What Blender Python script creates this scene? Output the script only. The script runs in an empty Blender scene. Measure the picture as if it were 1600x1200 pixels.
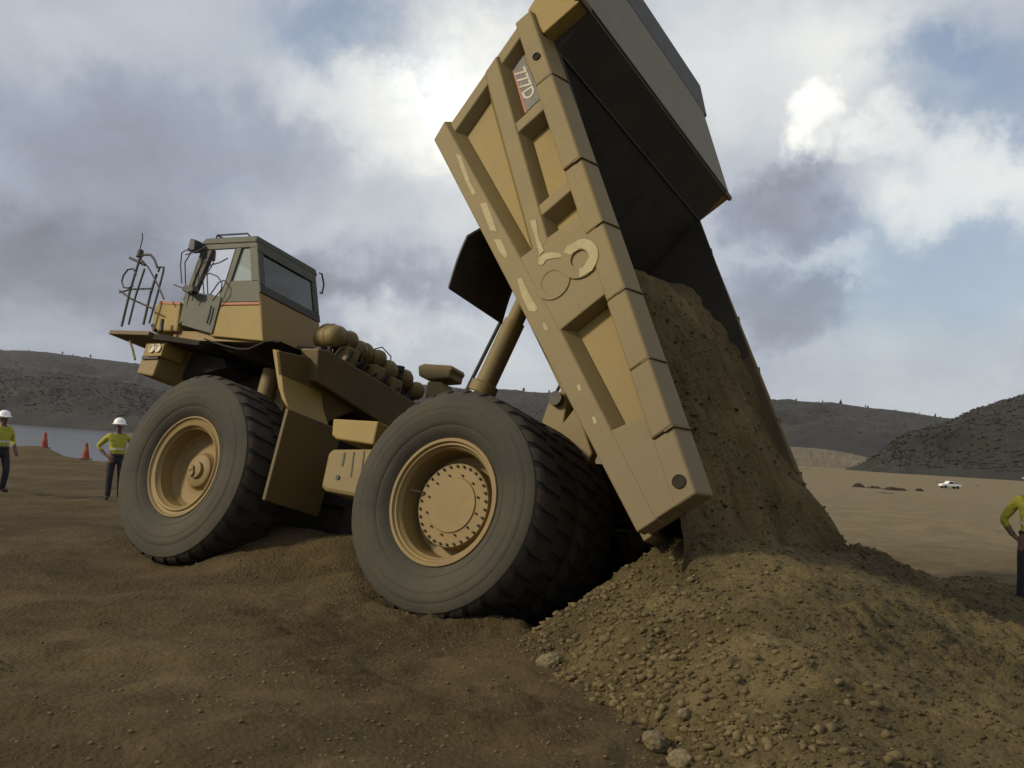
import bpy, bmesh, math, random
import numpy as np
from mathutils import Matrix, Vector
random.seed(7); np.random.seed(7)
SC = bpy.context.scene
COL = SC.collection
# ------------------------------------------------------------------ camera
cam_d = bpy.data.cameras.new('camera'); cam = bpy.data.objects.new('camera', cam_d); COL.objects.link(cam)
cam.matrix_world = Matrix(((0.998205,-0.059892,-0.000000,0.000000),(-0.003809,-0.063489,-0.997975,0.000000),(0.059771,0.996184,-0.063604,1.800000),(0,0,0,1)))
cam_d.sensor_width = 36.0; cam_d.lens = 34.1832; cam_d.clip_start = .05; cam_d.clip_end = 20000
SC.camera = cam
# ------------------------------------------------------------------ sky and sun
SUN_AZ, SUN_EL = math.radians(-106), math.radians(31)      # compass angle from +Y (towards +X), height
world = bpy.data.worlds.new('World'); SC.world = world; world.use_nodes = True
NT = world.node_tree; NT.nodes.clear()
class NB:
    """tiny helper to write node maths"""
    def __init__(s, nt): s.nt = nt
    def n(s, t, **k):
        o = s.nt.nodes.new(t)
        for a, b in k.items(): setattr(o, a, b)
        return o
    def lk(s, a, b): s.nt.links.new(a, b)
    def put(s, sock, v):
        if isinstance(v, bpy.types.NodeSocket): s.lk(v, sock)
        else: sock.default_value = v
    def m(s, op, a, b=0.0, c=0.0, clamp=False):
        o = s.n('ShaderNodeMath', operation=op, use_clamp=clamp)
        s.put(o.inputs[0], a); s.put(o.inputs[1], b); s.put(o.inputs[2], c)
        return o.outputs[0]
    def mix(s, f, a, b, mode='MIX'):
        o = s.n('ShaderNodeMix', data_type='RGBA', blend_type=mode)
        s.put(o.inputs[0], f); s.put(o.inputs[6], a); s.put(o.inputs[7], b)
        return o.outputs[2]
    def ramp(s, f, stops):
        o = s.n('ShaderNodeValToRGB'); e = o.color_ramp.elements
        while len(e) < len(stops): e.new(.5)
        for q, (p, c) in zip(e, stops):
            q.position = p; q.color = c if len(c) == 4 else (*c, 1)
        s.put(o.inputs[0], f); return o.outputs[0]
    def noise(s, vec, scale, detail=4, rough=.55, dist=0.0):
        o = s.n('ShaderNodeTexNoise'); s.put(o.inputs['Vector'], vec)
        o.inputs['Scale'].default_value = scale; o.inputs['Detail'].default_value = detail
        o.inputs['Roughness'].default_value = rough; o.inputs['Distortion'].default_value = dist
        return o.outputs[0], o.outputs[1]
def build_sky():
    b = NB(NT)
    tc = b.n('ShaderNodeTexCoord')
    sep = b.n('ShaderNodeSeparateXYZ'); b.lk(tc.outputs['Generated'], sep.inputs[0])
    X, Y, Z = sep.outputs
    zc = b.m('MAXIMUM', Z, -.05)
    den = b.m('ADD', zc, .22)
    cv = b.n('ShaderNodeCombineXYZ')
    b.lk(b.m('DIVIDE', X, den), cv.inputs[0]); b.lk(b.m('DIVIDE', Y, den), cv.inputs[1]); b.lk(b.m('MULTIPLY', zc, 2.0), cv.inputs[2])
    P = cv.outputs[0]
    nbig, _ = b.noise(P, 1.5, 6, .55, .25)
    nmid, _ = b.noise(tc.outputs['Generated'], 5.0, 8, .6, .3)
    w1, wc = b.noise(tc.outputs['Generated'], 6.5, 6, .62)
    ws = b.n('ShaderNodeSeparateColor'); b.lk(wc, ws.inputs[0])
    az = b.m('MULTIPLY', b.m('ARCTAN2', X, Y), 180/math.pi)
    el = b.m('MULTIPLY', b.m('ARCSINE', Z), 180/math.pi)
    az = b.m('ADD', az, b.m('MULTIPLY', b.m('SUBTRACT', ws.outputs[0], .5), 11.0))
    el = b.m('ADD', el, b.m('MULTIPLY', b.m('SUBTRACT', ws.outputs[1], .5), 9.0))
    w2, wc2 = b.noise(tc.outputs['Generated'], 17, 6, .6); ws2 = b.n('ShaderNodeSeparateColor'); b.lk(wc2, ws2.inputs[0])
    az = b.m('ADD', az, b.m('MULTIPLY', b.m('SUBTRACT', ws2.outputs[0], .5), 4.5)); el = b.m('ADD', el, b.m('MULTIPLY', b.m('SUBTRACT', ws2.outputs[1], .5), 4.5))
    def blob(c, s, amp, p=1.0):
        dx = b.m('DIVIDE', b.m('SUBTRACT', az, c[0]), s[0]); dy = b.m('DIVIDE', b.m('SUBTRACT', el, c[1]), s[1])
        r = b.m('ADD', b.m('MULTIPLY', dx, dx), b.m('MULTIPLY', dy, dy))
        if p != 1.0: r = b.m('POWER', r, p)
        return b.m('MULTIPLY', b.m('EXPONENT', b.m('MULTIPLY', r, -1.0)), amp)
    B = b.m('ADD', .60, b.m('MULTIPLY', b.m('SUBTRACT', nbig, .5), .28))
    B = b.m('ADD', B, b.m('MULTIPLY', b.m('SUBTRACT', nmid, .5), .30))
    for c, s, a, p in SKY_BRIGHT: B = b.m('ADD', B, blob(c, s, a, p))
    B = b.m('MAXIMUM', B, .24)
    blue = b.m('SUBTRACT', b.m('MULTIPLY', nbig, .6), .22)
    for c, s, a, p in SKY_BLUE: blue = b.m('ADD', blue, blob(c, s, a, p))
    blue = b.m('MINIMUM', b.m('MAXIMUM', blue, 0.0), .75)
    sky = b.n('ShaderNodeTexSky', sky_type='NISHITA'); sky.sun_disc = False
    sky.sun_elevation = SUN_EL; sky.sun_rotation = SUN_AZ; sky.air_density = 1.0; sky.dust_density = 1.5
    bg1 = b.n('ShaderNodeBackground'); b.lk(sky.outputs[0], bg1.inputs[0]); bg1.inputs[1].default_value = .125
    tint = b.ramp(B, [(0.0, (.84, .84, 1.0)), (.3, (.82, .84, 1.0)), (.5, (.80, .86, 1.0)), (.7, (.93, .97, 1.0)), (.95, (1.0, 1.0, .94))])
    colr = b.mix(1.0, tint, B, 'MULTIPLY')
    bg2 = b.n('ShaderNodeBackground'); b.lk(colr, bg2.inputs[0]); bg2.inputs[1].default_value = 1.0
    mx = b.n('ShaderNodeMixShader'); b.lk(blue, mx.inputs[0]); b.lk(bg2.outputs[0], mx.inputs[1]); b.lk(bg1.outputs[0], mx.inputs[2])
    out = b.n('ShaderNodeOutputWorld'); b.lk(mx.outputs[0], out.inputs[0])
# cloud masses: centre (azimuth, height in degrees), size, brightness, edge hardness
def pts(l): return l
SKY_BRIGHT = [(c, s, a, p) for c, (s, a, p) in zip(
  [(-7.111,19.125), (-4.026,21.461), (-0.804,16.596), (15.492,19.048), (19.137,17.164), (24.501,14.58), (13.273,21.728), (-24.594,19.413), (-7.007,6.949), (18.014,10.6), (-21.971,7.709), (-26.684,10.824), (-12.314,8.73), (-21.576,15.014), (17.517,14.466), (15.646,8.786), (-2.144,7.663), (21.401,10.244), (18.607,21.824), (-24.649,1.194)],
  [((8.5,3.0),.30,1.6), ((4.5,3.6),.28,1.6), ((7,6),.26,1.2), ((1.7,1.3),.40,2.0), ((3,1.5),.34,1.8), ((7,2.4),.36,2.2), ((9,4),.20,1.2), ((6,3),.06,1), ((6,1.3),.24,1.4), ((3.6,1.1),.22,1.8),
   ((13,3.6),-.24,1.8), ((7,4),-.08,1), ((9,2.2),-.16,1.6), ((8,4.0),-.17,2.0), ((5.2,2.8),-.25,3.0), ((4.2,2.3),-.22,2.6), ((7,1.4),-.14,1.6), ((6,2.5),-.06,1), ((4,3),.12,1.2), ((12,3),-.12,1)])]
SKY_BLUE = [(c, s, a, p) for c, (s, a, p) in zip(
  [(-10.364,22.032), (25.305,19.398), (24.627,10.21), (21.666,21.771), (-16.14,20.586)],
  [((5.5,2.2),.55,1.6), ((5,3.2),.60,1.3), ((9,3.4),.40,1), ((3,1.5),.45,1.4), ((5,2),.15,1)])]
build_sky()
sun_d = bpy.data.lights.new('sun', 'SUN'); sun = bpy.data.objects.new('sun', sun_d); COL.objects.link(sun)
sun_d.energy = 3.0; sun_d.angle = math.radians(7); sun_d.color = (1.0, .87, .62)
sdir = Vector((math.sin(SUN_AZ)*math.cos(SUN_EL), math.cos(SUN_AZ)*math.cos(SUN_EL), math.sin(SUN_EL)))
sun.rotation_euler = sdir.to_track_quat('Z', 'Y').to_euler()
sun.location = (-30, 0, 40)
SC.view_settings.view_transform = 'Standard'; SC.view_settings.look = 'None'
SC.view_settings.exposure = 0.0; SC.view_settings.gamma = 1.0; SC.view_settings.use_curve_mapping = False
SC.cycles.max_bounces = 6; SC.cycles.volume_bounces = 0

# ------------------------------------------------------------------ materials
def material(name, base, rough=.7, metal=0.0):
    m = bpy.data.materials.new(name); m.use_nodes = True
    b = NB(m.node_tree); p = m.node_tree.nodes['Principled BSDF']
    p.inputs['Base Color'].default_value = (*base, 1); p.inputs['Roughness'].default_value = rough
    p.inputs['Metallic'].default_value = metal
    return m, b, p
def bump(b, p, h, dist, strength=1.0):
    o = b.n('ShaderNodeBump'); o.inputs['Distance'].default_value = dist; o.inputs['Strength'].default_value = strength
    b.lk(h, o.inputs['Height']); b.lk(o.outputs[0], p.inputs['Normal'])
def dusty(name, base, dust, amount=.5, scale=3.0, rough=.65, grime=(.06, .045, .03), gr=.25, metal=0.0, bd=.004, streak=False, chips=.35):
    m, b, p = material(name, base, rough, metal)
    v = b.n('ShaderNodeTexCoord').outputs['Object']
    n1, _ = b.noise(v, scale, 8, .65); n2, _ = b.noise(v, scale*9, 6, .7); n3, _ = b.noise(v, scale*.45, 5, .6, .6)
    f = b.ramp(n1, [(.5-.3*amount-.05, (0, 0, 0)), (.82-.3*amount, (1, 1, 1))])
    f = b.m('MULTIPLY', f, b.m('ADD', .35, b.m('MULTIPLY', n2, .9)), clamp=True)
    c = b.mix(f, (*base, 1), (*dust, 1))
    g = b.ramp(n3, [(.52, (0, 0, 0)), (.75, (1, 1, 1))])
    c = b.mix(b.m('MULTIPLY', g, gr), c, (*grime, 1))
    if streak:
        mp = b.n('ShaderNodeMapping'); b.lk(v, mp.inputs['Vector']); mp.inputs['Rotation'].default_value = (0, math.radians(50.5), 0); mp.inputs['Scale'].default_value = (1, 1, 1)
        m2 = b.n('ShaderNodeVectorMath', operation='MULTIPLY'); b.lk(mp.outputs[0], m2.inputs[0]); m2.inputs[1].default_value = (9, 9, .8)
        s1, _ = b.noise(m2.outputs[0], 1.0, 6, .65); m3 = b.n('ShaderNodeVectorMath', operation='MULTIPLY'); b.lk(mp.outputs[0], m3.inputs[0]); m3.inputs[1].default_value = (1.2, 5, 18)
        s2, _ = b.noise(m3.outputs[0], 1.0, 7, .7)
        c = b.mix(b.m('MULTIPLY', b.ramp(s1, [(.52, (0,)*3), (.75, (1,)*3)]), .30), c, (*[k*.6 for k in base], 1))
        c = b.mix(b.m('MULTIPLY', b.ramp(s2, [(.60, (0,)*3), (.68, (1,)*3)]), .45), c, (*dust, 1))
        c = b.mix(b.m('MULTIPLY', b.ramp(s2, [(.30, (1,)*3), (.36, (0,)*3)]), .5), c, (*[k*.5 for k in dust], 1))
        dt = b.n('ShaderNodeVectorMath', operation='DOT_PRODUCT'); b.lk(v, dt.inputs[0]); dt.inputs[1].default_value = (.63586, 0, .7718)
        sl = b.m('ADD', b.m('SUBTRACT', dt.outputs['Value'], -.492), b.m('MULTIPLY', b.m('SUBTRACT', n1, .5), 3.0))      # metres up from the tail; spoil dust cakes the lower end
        c = b.mix(b.ramp(b.m('DIVIDE', sl, 4.0), [(.1, (.75,)*3), (.75, (0,)*3)]), c, (*[k*q for k, q in zip(dust, (.80, .80, .95))], 1))
        dn, _ = b.noise(v, 1.6, 4, .5)
    c = b.mix(b.m('MULTIPLY', b.ramp(n2, [(.68, (0,)*3), (.73, (1,)*3)]), chips), c, (.075, .036, .014, 1))
    n4, _ = b.noise(v, scale*22, 3, .6); c = b.mix(b.m('MULTIPLY', b.ramp(n4, [(.69, (0,)*3), (.73, (1,)*3)]), chips*.7), c, (*[min(1, k*1.7) for k in base], 1))
    b.lk(c, p.inputs['Base Color'])
    bump(b, p, b.m('ADD', b.m('MULTIPLY', dn, 5.0), n2) if streak else n2, bd, .5)
    return m
YEL = dusty('dusty_yellow_paint', (.25, .150, .026), (.22, .155, .062), .5)
YEL2 = dusty('dusty_panel_paint', (.265, .172, .024), (.215, .152, .046), .48, 2.2, streak=True)
DUSTP = dusty('dust_caked_paint', (.205, .143, .038), (.168, .122, .046), .75, 2.0, streak=True)
YELD = dusty('shade_and_grime_paint', (.115, .070, .014), (.10, .070, .028), .5, 2.4, gr=.45)  # yellow darkened to paint in shade on rear-facing parts, with some grime
TANP = dusty('tan_rim_paint', (.225, .148, .042), (.185, .128, .050), .55, 3)
PALE = dusty('pale_chipped_primer', (.38, .31, .15), (.28, .22, .11), .4, 9)
GREY = dusty('grey_cab_paint', (.056, .060, .040), (.095, .088, .055), .4, 4)
DGREY = dusty('dark_grey_steel', (.030, .027, .021), (.065, .052, .033), .35, 4)
INNER = dusty('worn_steel_bed', (.022, .018, .011), (.045, .035, .02), .5, 1.6, rough=.75, bd=.01)
SHADEBLK = dusty('shade_black_and_mud', (.014, .011, .007), (.030, .022, .013), .5, 2.5, rough=.95, chips=0)  # near-black, a little muddy, standing in for shade under the truck and in recesses
LINER = dusty('dirt_coated_steel', (.06, .045, .024), (.11, .08, .038), .7, 2.5, rough=.9)
CANOPY = dusty('canopy_steel', (.120, .097, .043), (.14, .112, .052), .5, 2, streak=True)
RUB = dusty('dusty_black_rubber', (.025, .024, .019), (.060, .049, .030), .55, 1.1, rough=.85, gr=.1, bd=.01)
TREAD = dusty('tread_rubber', (.018, .0155, .012), (.055, .041, .024), .45, 3, rough=.9, bd=.01)
BLUED = dusty('faded_blue_decal', (.10, .105, .12), (.22, .19, .13), .35, 8)
REDS = dusty('red_stripe_paint', (.36, .09, .045), (.33, .2, .12), .35, 8)
WHITEL = dusty('faded_white_lettering', (.55, .52, .42), (.4, .34, .22), .35, 12)
GLASS_D = None
def glassy(name, tint, op, refl=1.6, dcol=(.10, .095, .075)):
    m = bpy.data.materials.new(name); m.use_nodes = True; nt = m.node_tree; nt.nodes.clear(); b = NB(nt)
    t = b.n('ShaderNodeBsdfTransparent'); t.inputs[0].default_value = (*tint, 1)
    g = b.n('ShaderNodeBsdfGlossy'); g.inputs['Roughness'].default_value = .06
    d = b.n('ShaderNodeBsdfDiffuse'); d.inputs[0].default_value = (*dcol, 1)
    fr = b.n('ShaderNodeFresnel'); fr.inputs[0].default_value = 1.5
    x1 = b.n('ShaderNodeMixShader'); x1.inputs[0].default_value = op; b.lk(t.outputs[0], x1.inputs[1]); b.lk(d.outputs[0], x1.inputs[2])
    x2 = b.n('ShaderNodeMixShader'); b.lk(b.m('MULTIPLY', fr.outputs[0], refl, clamp=True), x2.inputs[0]); b.lk(x1.outputs[0], x2.inputs[1]); b.lk(g.outputs[0], x2.inputs[2])
    b.lk(x2.outputs[0], b.n('ShaderNodeOutputMaterial').inputs[0]); return m
GLASS = glassy('dusty_window_glass', (.80, .87, .86), .12)
GLASS_P = glassy('painted_reflection_glass', (.8, .85, .82), .55, 1.6, (.42, .46, .42)); GLASS_B = glassy('bluish_grey_glass', (.55, .62, .64), .55, 1.2, (.115, .13, .135))  # pale diffuse paints reflected sky in GLASS_P; GLASS_B is plain bluish grey
GLASS_D = glassy('tinted_rear_glass', (.08, .09, .07), .4, .12, (.035, .038, .028))
CHROME, _, _ = material('polished_steel_rod', (.75, .75, .75), .12, 1.0)
MIRR, _, _ = material('mirror_glass', (.7, .72, .74), .05, 1.0)
SKIN, _, _ = material('skin', (.13, .07, .045), .6)
def cloth(name, col, sc=14):
    m, b, p = material(name, col, .9)
    v = b.n('ShaderNodeTexCoord').outputs['Object']; n, _ = b.noise(v, sc, 5, .6)
    c = b.mix(n, (*[k*.65 for k in col], 1), (*[min(1, k*1.3) for k in col], 1)); b.lk(c, p.inputs['Base Color']); bump(b, p, n, .03); return m
HIVIS = cloth('yellow_hi_vis_cloth', (.38, .36, .04)); NAVY = cloth('navy_work_cloth', (.022, .021, .028)); BOOT = cloth('brown_boot_leather', (.05, .035, .02))
BAND = cloth('pale_reflective_band', (.55, .52, .36)); HATW, _, _ = material('white_hard_hat', (.78, .78, .76), .35)
ORANGE = cloth('orange_cone_plastic', (.27, .05, .024)); WHITE, _, _ = material('white_vehicle_paint', (.72, .72, .70), .4)
BLK, _, _ = material('black_plastic', (.02, .02, .02), .6)
LAMP, _, _ = material('lamp_lens', (.6, .55, .42), .25)

def dirt(name, cols, rel=.05, sc=1.0, flat=None):
    m, b, p = material(name, cols[0], .95)
    p.inputs['Specular IOR Level'].default_value = .15
    v = b.n('ShaderNodeTexCoord').outputs['Object']
    n0, _ = b.noise(v, .22*sc, 6, .6, .4); n1, _ = b.noise(v, 2.3*sc, 8, .68); n2, _ = b.noise(v, 14*sc, 7, .7); n3, _ = b.noise(v, 60*sc, 4, .7)
    c = b.mix(b.ramp(n1, [(.33, (0, 0, 0)), (.66, (1, 1, 1))]), (*cols[0], 1), (*cols[1], 1))
    c = b.mix(b.ramp(n0, [(.38, (0, 0, 0)), (.62, (1, 1, 1))]), c, (*cols[2], 1))
    spk = b.ramp(n2, [(.56, (0, 0, 0)), (.72, (1, 1, 1))]); c = b.mix(b.m('MULTIPLY', spk, .55), c, (*cols[3], 1))
    dk = b.ramp(n2, [(.28, (1, 1, 1)), (.42, (0, 0, 0))]); c = b.mix(b.m('MULTIPLY', dk, .6), c, (*[k*.45 for k in cols[0]], 1))
    if flat:      # the graded haul flat beyond the truck is powdered with paler dust
        sx = b.n('ShaderNodeSeparateXYZ'); b.lk(v, sx.inputs[0]); jit = b.m('MULTIPLY', b.m('SUBTRACT', n0, .5), 14.0)
        fy = b.m('MULTIPLY', b.m('SUBTRACT', b.m('ADD', sx.outputs[1], jit), 13.0), 1/16.0, clamp=True); fx = b.m('MULTIPLY', b.m('SUBTRACT', b.m('ADD', sx.outputs[0], jit), 1.0), 1/8.0, clamp=True)
        c = b.mix(b.m('MULTIPLY', b.m('MULTIPLY', fx, fy), b.m('ADD', .45, b.m('MULTIPLY', n1, .8)), clamp=True), c, (*flat, 1))
    b.lk(c, p.inputs['Base Color'])
    vo = b.n('ShaderNodeTexVoronoi'); b.lk(v, vo.inputs['Vector']); vo.inputs['Scale'].default_value = 22*sc
    h = b.m('ADD', b.m('MULTIPLY', n2, .6), b.m('MULTIPLY', n3, .45)); h = b.m('ADD', h, b.m('MULTIPLY', vo.outputs['Distance'], -.45)); h = b.m('ADD', h, b.m('MULTIPLY', n1, 1.2))
    pm, _ = b.noise(v, .7*sc, 5, .6, .5); h = b.m('MULTIPLY', h, b.ramp(pm, [(.35, (.18,)*3), (.62, (1.15,)*3)]))
    bump(b, p, h, rel, 1.0)
    return m
GROUND = dirt('dry_brown_earth', [(.080, .058, .026), (.114, .084, .040), (.068, .046, .022), (.145, .112, .058)], .05, flat=(.195, .155, .090))
PILEM = dirt('loose_gravelly_spoil', [(.120, .089, .038), (.155, .118, .056), (.105, .080, .037), (.19, .148, .078)], .07, 1.3)
LOADM = dirt('sliding_spoil', [(.125, .086, .035), (.165, .120, .055), (.095, .066, .028), (.19, .145, .075)], .10, .8)
STONE = dirt('tan_stone', [(.130, .098, .045), (.17, .130, .064), (.112, .086, .042), (.21, .165, .09)], .008, 3)
BOULD = dirt('pale_boulder_rock', [(.21, .165, .09), (.27, .215, .125), (.18, .145, .085), (.33, .27, .17)], .006, 5)
BANK = dirt('damp_brown_earth', [(.055, .036, .019), (.068, .047, .026), (.048, .034, .019), (.08, .058, .034)], .3, .15)
PALED = dirt('pale_dusty_slope', [(.15, .12, .08), (.18, .145, .10), (.13, .105, .07), (.20, .165, .12)], .3, .1)

# ------------------------------------------------------------------ mesh helpers
def link(name, me, mat=None, parent=None, smooth=False, bevel=0.0, seg=2):
    if isinstance(mat, (list, tuple)):
        for q in mat: me.materials.append(q)
    elif mat: me.materials.append(mat)
    if smooth:
        me.polygons.foreach_set('use_smooth', [True]*len(me.polygons))
    o = bpy.data.objects.new(name, me); COL.objects.link(o)
    if parent: o.parent = parent
    if bevel:
        md = o.modifiers.new('bevel', 'BEVEL'); md.width = bevel; md.segments = seg; md.limit_method = 'ANGLE'; md.angle_limit = math.radians(40)
    return o
def mesh(name, V, F, mat=None, parent=None, smooth=False, bevel=0.0):
    me = bpy.data.meshes.new(name); me.from_pydata([tuple(v) for v in V], [], F); me.update()
    bm = bmesh.new(); bm.from_mesh(me); bmesh.ops.recalc_face_normals(bm, faces=bm.faces); bm.to_mesh(me); bm.free()
    return link(name, me, mat, parent, smooth, bevel)
class MB:
    """collects shapes for ONE mesh"""
    def __init__(s): s.V = []; s.F = []
    def add(s, V, F):
        k = len(s.V); s.V += [tuple(v) for v in V]; s.F += [[i+k for i in f] for f in F]; return s
    def box(s, a, b):
        (x0, y0, z0), (x1, y1, z1) = a, b
        return s.add([(x0,y0,z0),(x1,y0,z0),(x1,y1,z0),(x0,y1,z0),(x0,y0,z1),(x1,y0,z1),(x1,y1,z1),(x0,y1,z1)],
                     [(0,3,2,1),(4,5,6,7),(0,1,5,4),(1,2,6,5),(2,3,7,6),(3,0,4,7)])
    def loft(s, A, B):
        """two loops of points joined into a closed solid"""
        n = len(A)
        return s.add(list(A)+list(B), [tuple(range(n))[::-1], tuple(range(n, 2*n))]+[(i, (i+1) % n, n+(i+1) % n, n+i) for i in range(n)])
    def tube(s, P, r, n=8, r2=None):
        P = [Vector(p) for p in P]; k0 = len(s.V); N = len(P)
        for i, p in enumerate(P):
            d = (P[min(i+1, N-1)]-P[max(i-1, 0)]).normalized()
            a = d.orthogonal().normalized() if i == 0 else (a0-d*a0.dot(d)).normalized()
            a0 = a; c = d.cross(a); rr = r if r2 is None else r+(r2-r)*i/(N-1)
            for k in range(n):
                t = 2*math.pi*k/n; s.V.append(tuple(p+(a*math.cos(t)+c*math.sin(t))*rr))
        for i in range(N-1):
            for k in range(n):
                k1 = (k+1) % n; s.F.append([k0+i*n+k, k0+i*n+k1, k0+(i+1)*n+k1, k0+(i+1)*n+k])
        s.F.append([k0+k for k in range(n)][::-1]); s.F.append([k0+(N-1)*n+k for k in range(n)])
        return s
    def lathe(s, prof, o, axis, n=32):
        """prof: (distance along axis, radius)"""
        ax = Vector(axis).normalized(); a = ax.orthogonal().normalized(); c = ax.cross(a); o = Vector(o); k0 = len(s.V)
        for h, r in prof:
            for k in range(n):
                t = 2*math.pi*k/n; s.V.append(tuple(o+ax*h+(a*math.cos(t)+c*math.sin(t))*max(r, 1e-4)))
        for i in range(len(prof)-1):
            for k in range(n):
                k1 = (k+1) % n; s.F.append([k0+i*n+k, k0+i*n+k1, k0+(i+1)*n+k1, k0+(i+1)*n+k])
        return s
    def out(s, name, mat=None, parent=None, smooth=False, bevel=0.0): return mesh(name, s.V, s.F, mat, parent, smooth, bevel)
def tag(o, label=None, cat=None, group=None, kind=None):
    if label: o['label'] = label
    if cat: o['category'] = cat
    if group: o['group'] = group
    if kind: o['kind'] = kind
    return o
def empty(name, loc=(0, 0, 0), parent=None):
    o = bpy.data.objects.new(name, None); o.empty_display_size = .3; COL.objects.link(o); o.location = loc
    if parent: o.parent = parent
    return o
def autosmooth(o, deg=35):
    me = o.data
    me.polygons.foreach_set('use_smooth', [True]*len(me.polygons)); me.set_sharp_from_angle(angle=math.radians(deg)); return o

# numpy value noise ----------------------------------------------------------
def _h(ix, iy, seed):
    n = (ix.astype(np.int64)*374761393 + iy.astype(np.int64)*668265263 + seed*974634541) & 0x7fffffff
    n = ((n ^ (n >> 13))*1274126177) & 0x7fffffff
    return ((n ^ (n >> 16)) & 0xffff)/65535.0
def vnoise(x, y, seed=0):
    ix, iy = np.floor(x), np.floor(y); fx, fy = x-ix, y-iy
    fx = fx*fx*(3-2*fx); fy = fy*fy*(3-2*fy)
    return (_h(ix, iy, seed)*(1-fx)+_h(ix+1, iy, seed)*fx)*(1-fy)+(_h(ix, iy+1, seed)*(1-fx)+_h(ix+1, iy+1, seed)*fx)*fy
def fbm(x, y, oct=5, seed=0, gain=.5):
    s = 0*x; a = 1.0; t = 0
    for o in range(oct):
        s = s+a*(vnoise(x*2**o+17.3*o, y*2**o-9.1*o, seed+o)-.5); t += a; a *= gain
    return s/t*2
def clods(x, y, cell, seed):
    # rounded to angular lumps of soil, 0 between them, up to 1 on top
    x = x/cell; y = y/cell; ix, iy = np.floor(x), np.floor(y); out = np.zeros_like(x)
    for dx in (-1, 0, 1):
        for dy in (-1, 0, 1):
            a, c = ix+dx, iy+dy; px, py = a+_h(a, c, seed), c+_h(a, c, seed+1); q = _h(a, c, seed+2); an = _h(a, c, seed+3)*6.28
            u = (x-px)*np.cos(an)+(y-py)*np.sin(an); v = (y-py)*np.cos(an)-(x-px)*np.sin(an); R_ = .25+.55*q**2
            h = np.clip(1-np.maximum(np.maximum(np.abs(u), np.abs(v)*1.3), np.abs(u*.7+v*.7))/R_, 0, .55)*R_*1.5; out = np.maximum(out, h)
    return out
def ss(a, b, x):
    t = np.clip((x-a)/(b-a), 0, 1); return t*t*(3-2*t)
class RBF:
    def __init__(s, P, k=1.0):
        P = np.array(P, float); s.xy = P[:, :2]; n = len(P)
        d = np.linalg.norm(s.xy[:, None]-s.xy[None], axis=2); A = np.zeros((n+3, n+3)); A[:n, :n] = -d+np.eye(n)*.02
        A[:n, n] = 1; A[:n, n+1:] = s.xy; A[n, :n] = 1; A[n+1:, :n] = s.xy.T
        s.w = np.linalg.solve(A, np.concatenate([P[:, 2], np.zeros(3)]))
    def __call__(s, x, y):
        r = s.w[-3]+s.w[-2]*x+s.w[-1]*y
        for (px, py), w in zip(s.xy, s.w[:-3]): r = r-w*np.hypot(x-px, y-py)
        return r
def grid_mesh(name, X, Y, Z, mat, parent=None, smooth=True):
    ny, nx = X.shape; V = np.stack([X, Y, Z], -1).reshape(-1, 3)
    i = np.arange(nx*ny).reshape(ny, nx)
    q = np.stack([i[:-1, :-1], i[:-1, 1:], i[1:, 1:], i[1:, :-1]], -1).reshape(-1, 4)
    me = bpy.data.meshes.new(name); me.vertices.add(len(V)); me.vertices.foreach_set('co', V.ravel())
    me.loops.add(q.size); me.loops.foreach_set('vertex_index', q.ravel().astype(np.int32))
    me.polygons.add(len(q)); me.polygons.foreach_set('loop_start', np.arange(0, q.size, 4, dtype=np.int32))
    me.update(calc_edges=True); me.validate()
    return link(name, me, mat, parent, smooth)

# ------------------------------------------------------------------ ground
GP = [(-.65,10.5,-.16), (-4.34,13.2,-.09), (1.7,14.1,-1.08), (-2.2,16.5,-.93), (-2.5,11.9,-.13), (-.2,15.4,-1.0), (.6,12.3,-.62), (-3.3,14.9,-.1)]
GP += [(0.279,10,-0.055), (-0.121,10.2,0.028), (-1.613,11.2,0.185), (-3.038,12.2,0.146), (-3.95,12.6,-0.022), (-5.53,14.5,0.161), (-3.211,13.8,0.515), (-2.546,13.2,0.482), (-1.944,12.6,0.423)]
GP += [(x, 9.2, 0.02) for x in (-5, -3, -1, .6)]
for t in np.linspace(0, 2*math.pi, 26, endpoint=False): GP.append((1.0+13*math.cos(t), 12+11.5*math.sin(t), 0))
GP += [(x, y, 0) for x in (-6, -3, 0, 3, 6) for y in (4, 6.5)] + [(-8.6,21.5,-.05), (7,13,0), (7.5,16.5,-.05), (-6,17.5,-.15), (5.2,17.5,-.4), (-9,14,0), (-7,11,0), (9,9,0), (2,19.5,-.5)]
GR = RBF(GP)
def ground_h(x, y):
    w = 1-ss(11.0, 15.0, np.hypot((x-.6)/1.15, y-12))
    z = np.where(w > 0, GR(x, y)*w, 0)
    d = np.hypot(x, y)
    z = z+fbm(x*.35, y*.35, 4, 3)*.13*ss(1.5, 5, d)*(1-ss(400, 900, d))
    z = z+fbm(x*1.6, y*1.6, 3, 9)*.07*(1-ss(25, 60, d))
    z = z+np.abs(fbm(x*.9, y*3.0, 3, 21))*.07*(1-ss(14, 30, d))*ss(-9, -5, x)*(1-ss(2, 5, x))     # ruts
    r = -2.1*ss(30, 170, y)*ss(-.05, .12, x/np.maximum(y, 1))
    z = z+r*(1-ss(230, 310, y))
    left = ss(.16, .27, -x/np.maximum(y, 1.0))*ss(48, 60, y+fbm(x*.06, y*.06, 3, 5)*8)
    z = z*(1-left)-8.5*left
    z = z+.55*np.exp(-((x-CONE1[0])/1.6)**2-((y-CONE1[1])/1.7)**2)
    z = z+.12*ss(.1,.2,-x/np.maximum(y,1.))*np.exp(-((y-46)/2.5)**2)*(1+fbm(x*.5,y*.5,3,7))
    return z
CONE1 = [(-21.823,46,0.031)][0]
CONE2 = [(-18.977,44,0.221)][0]
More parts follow.
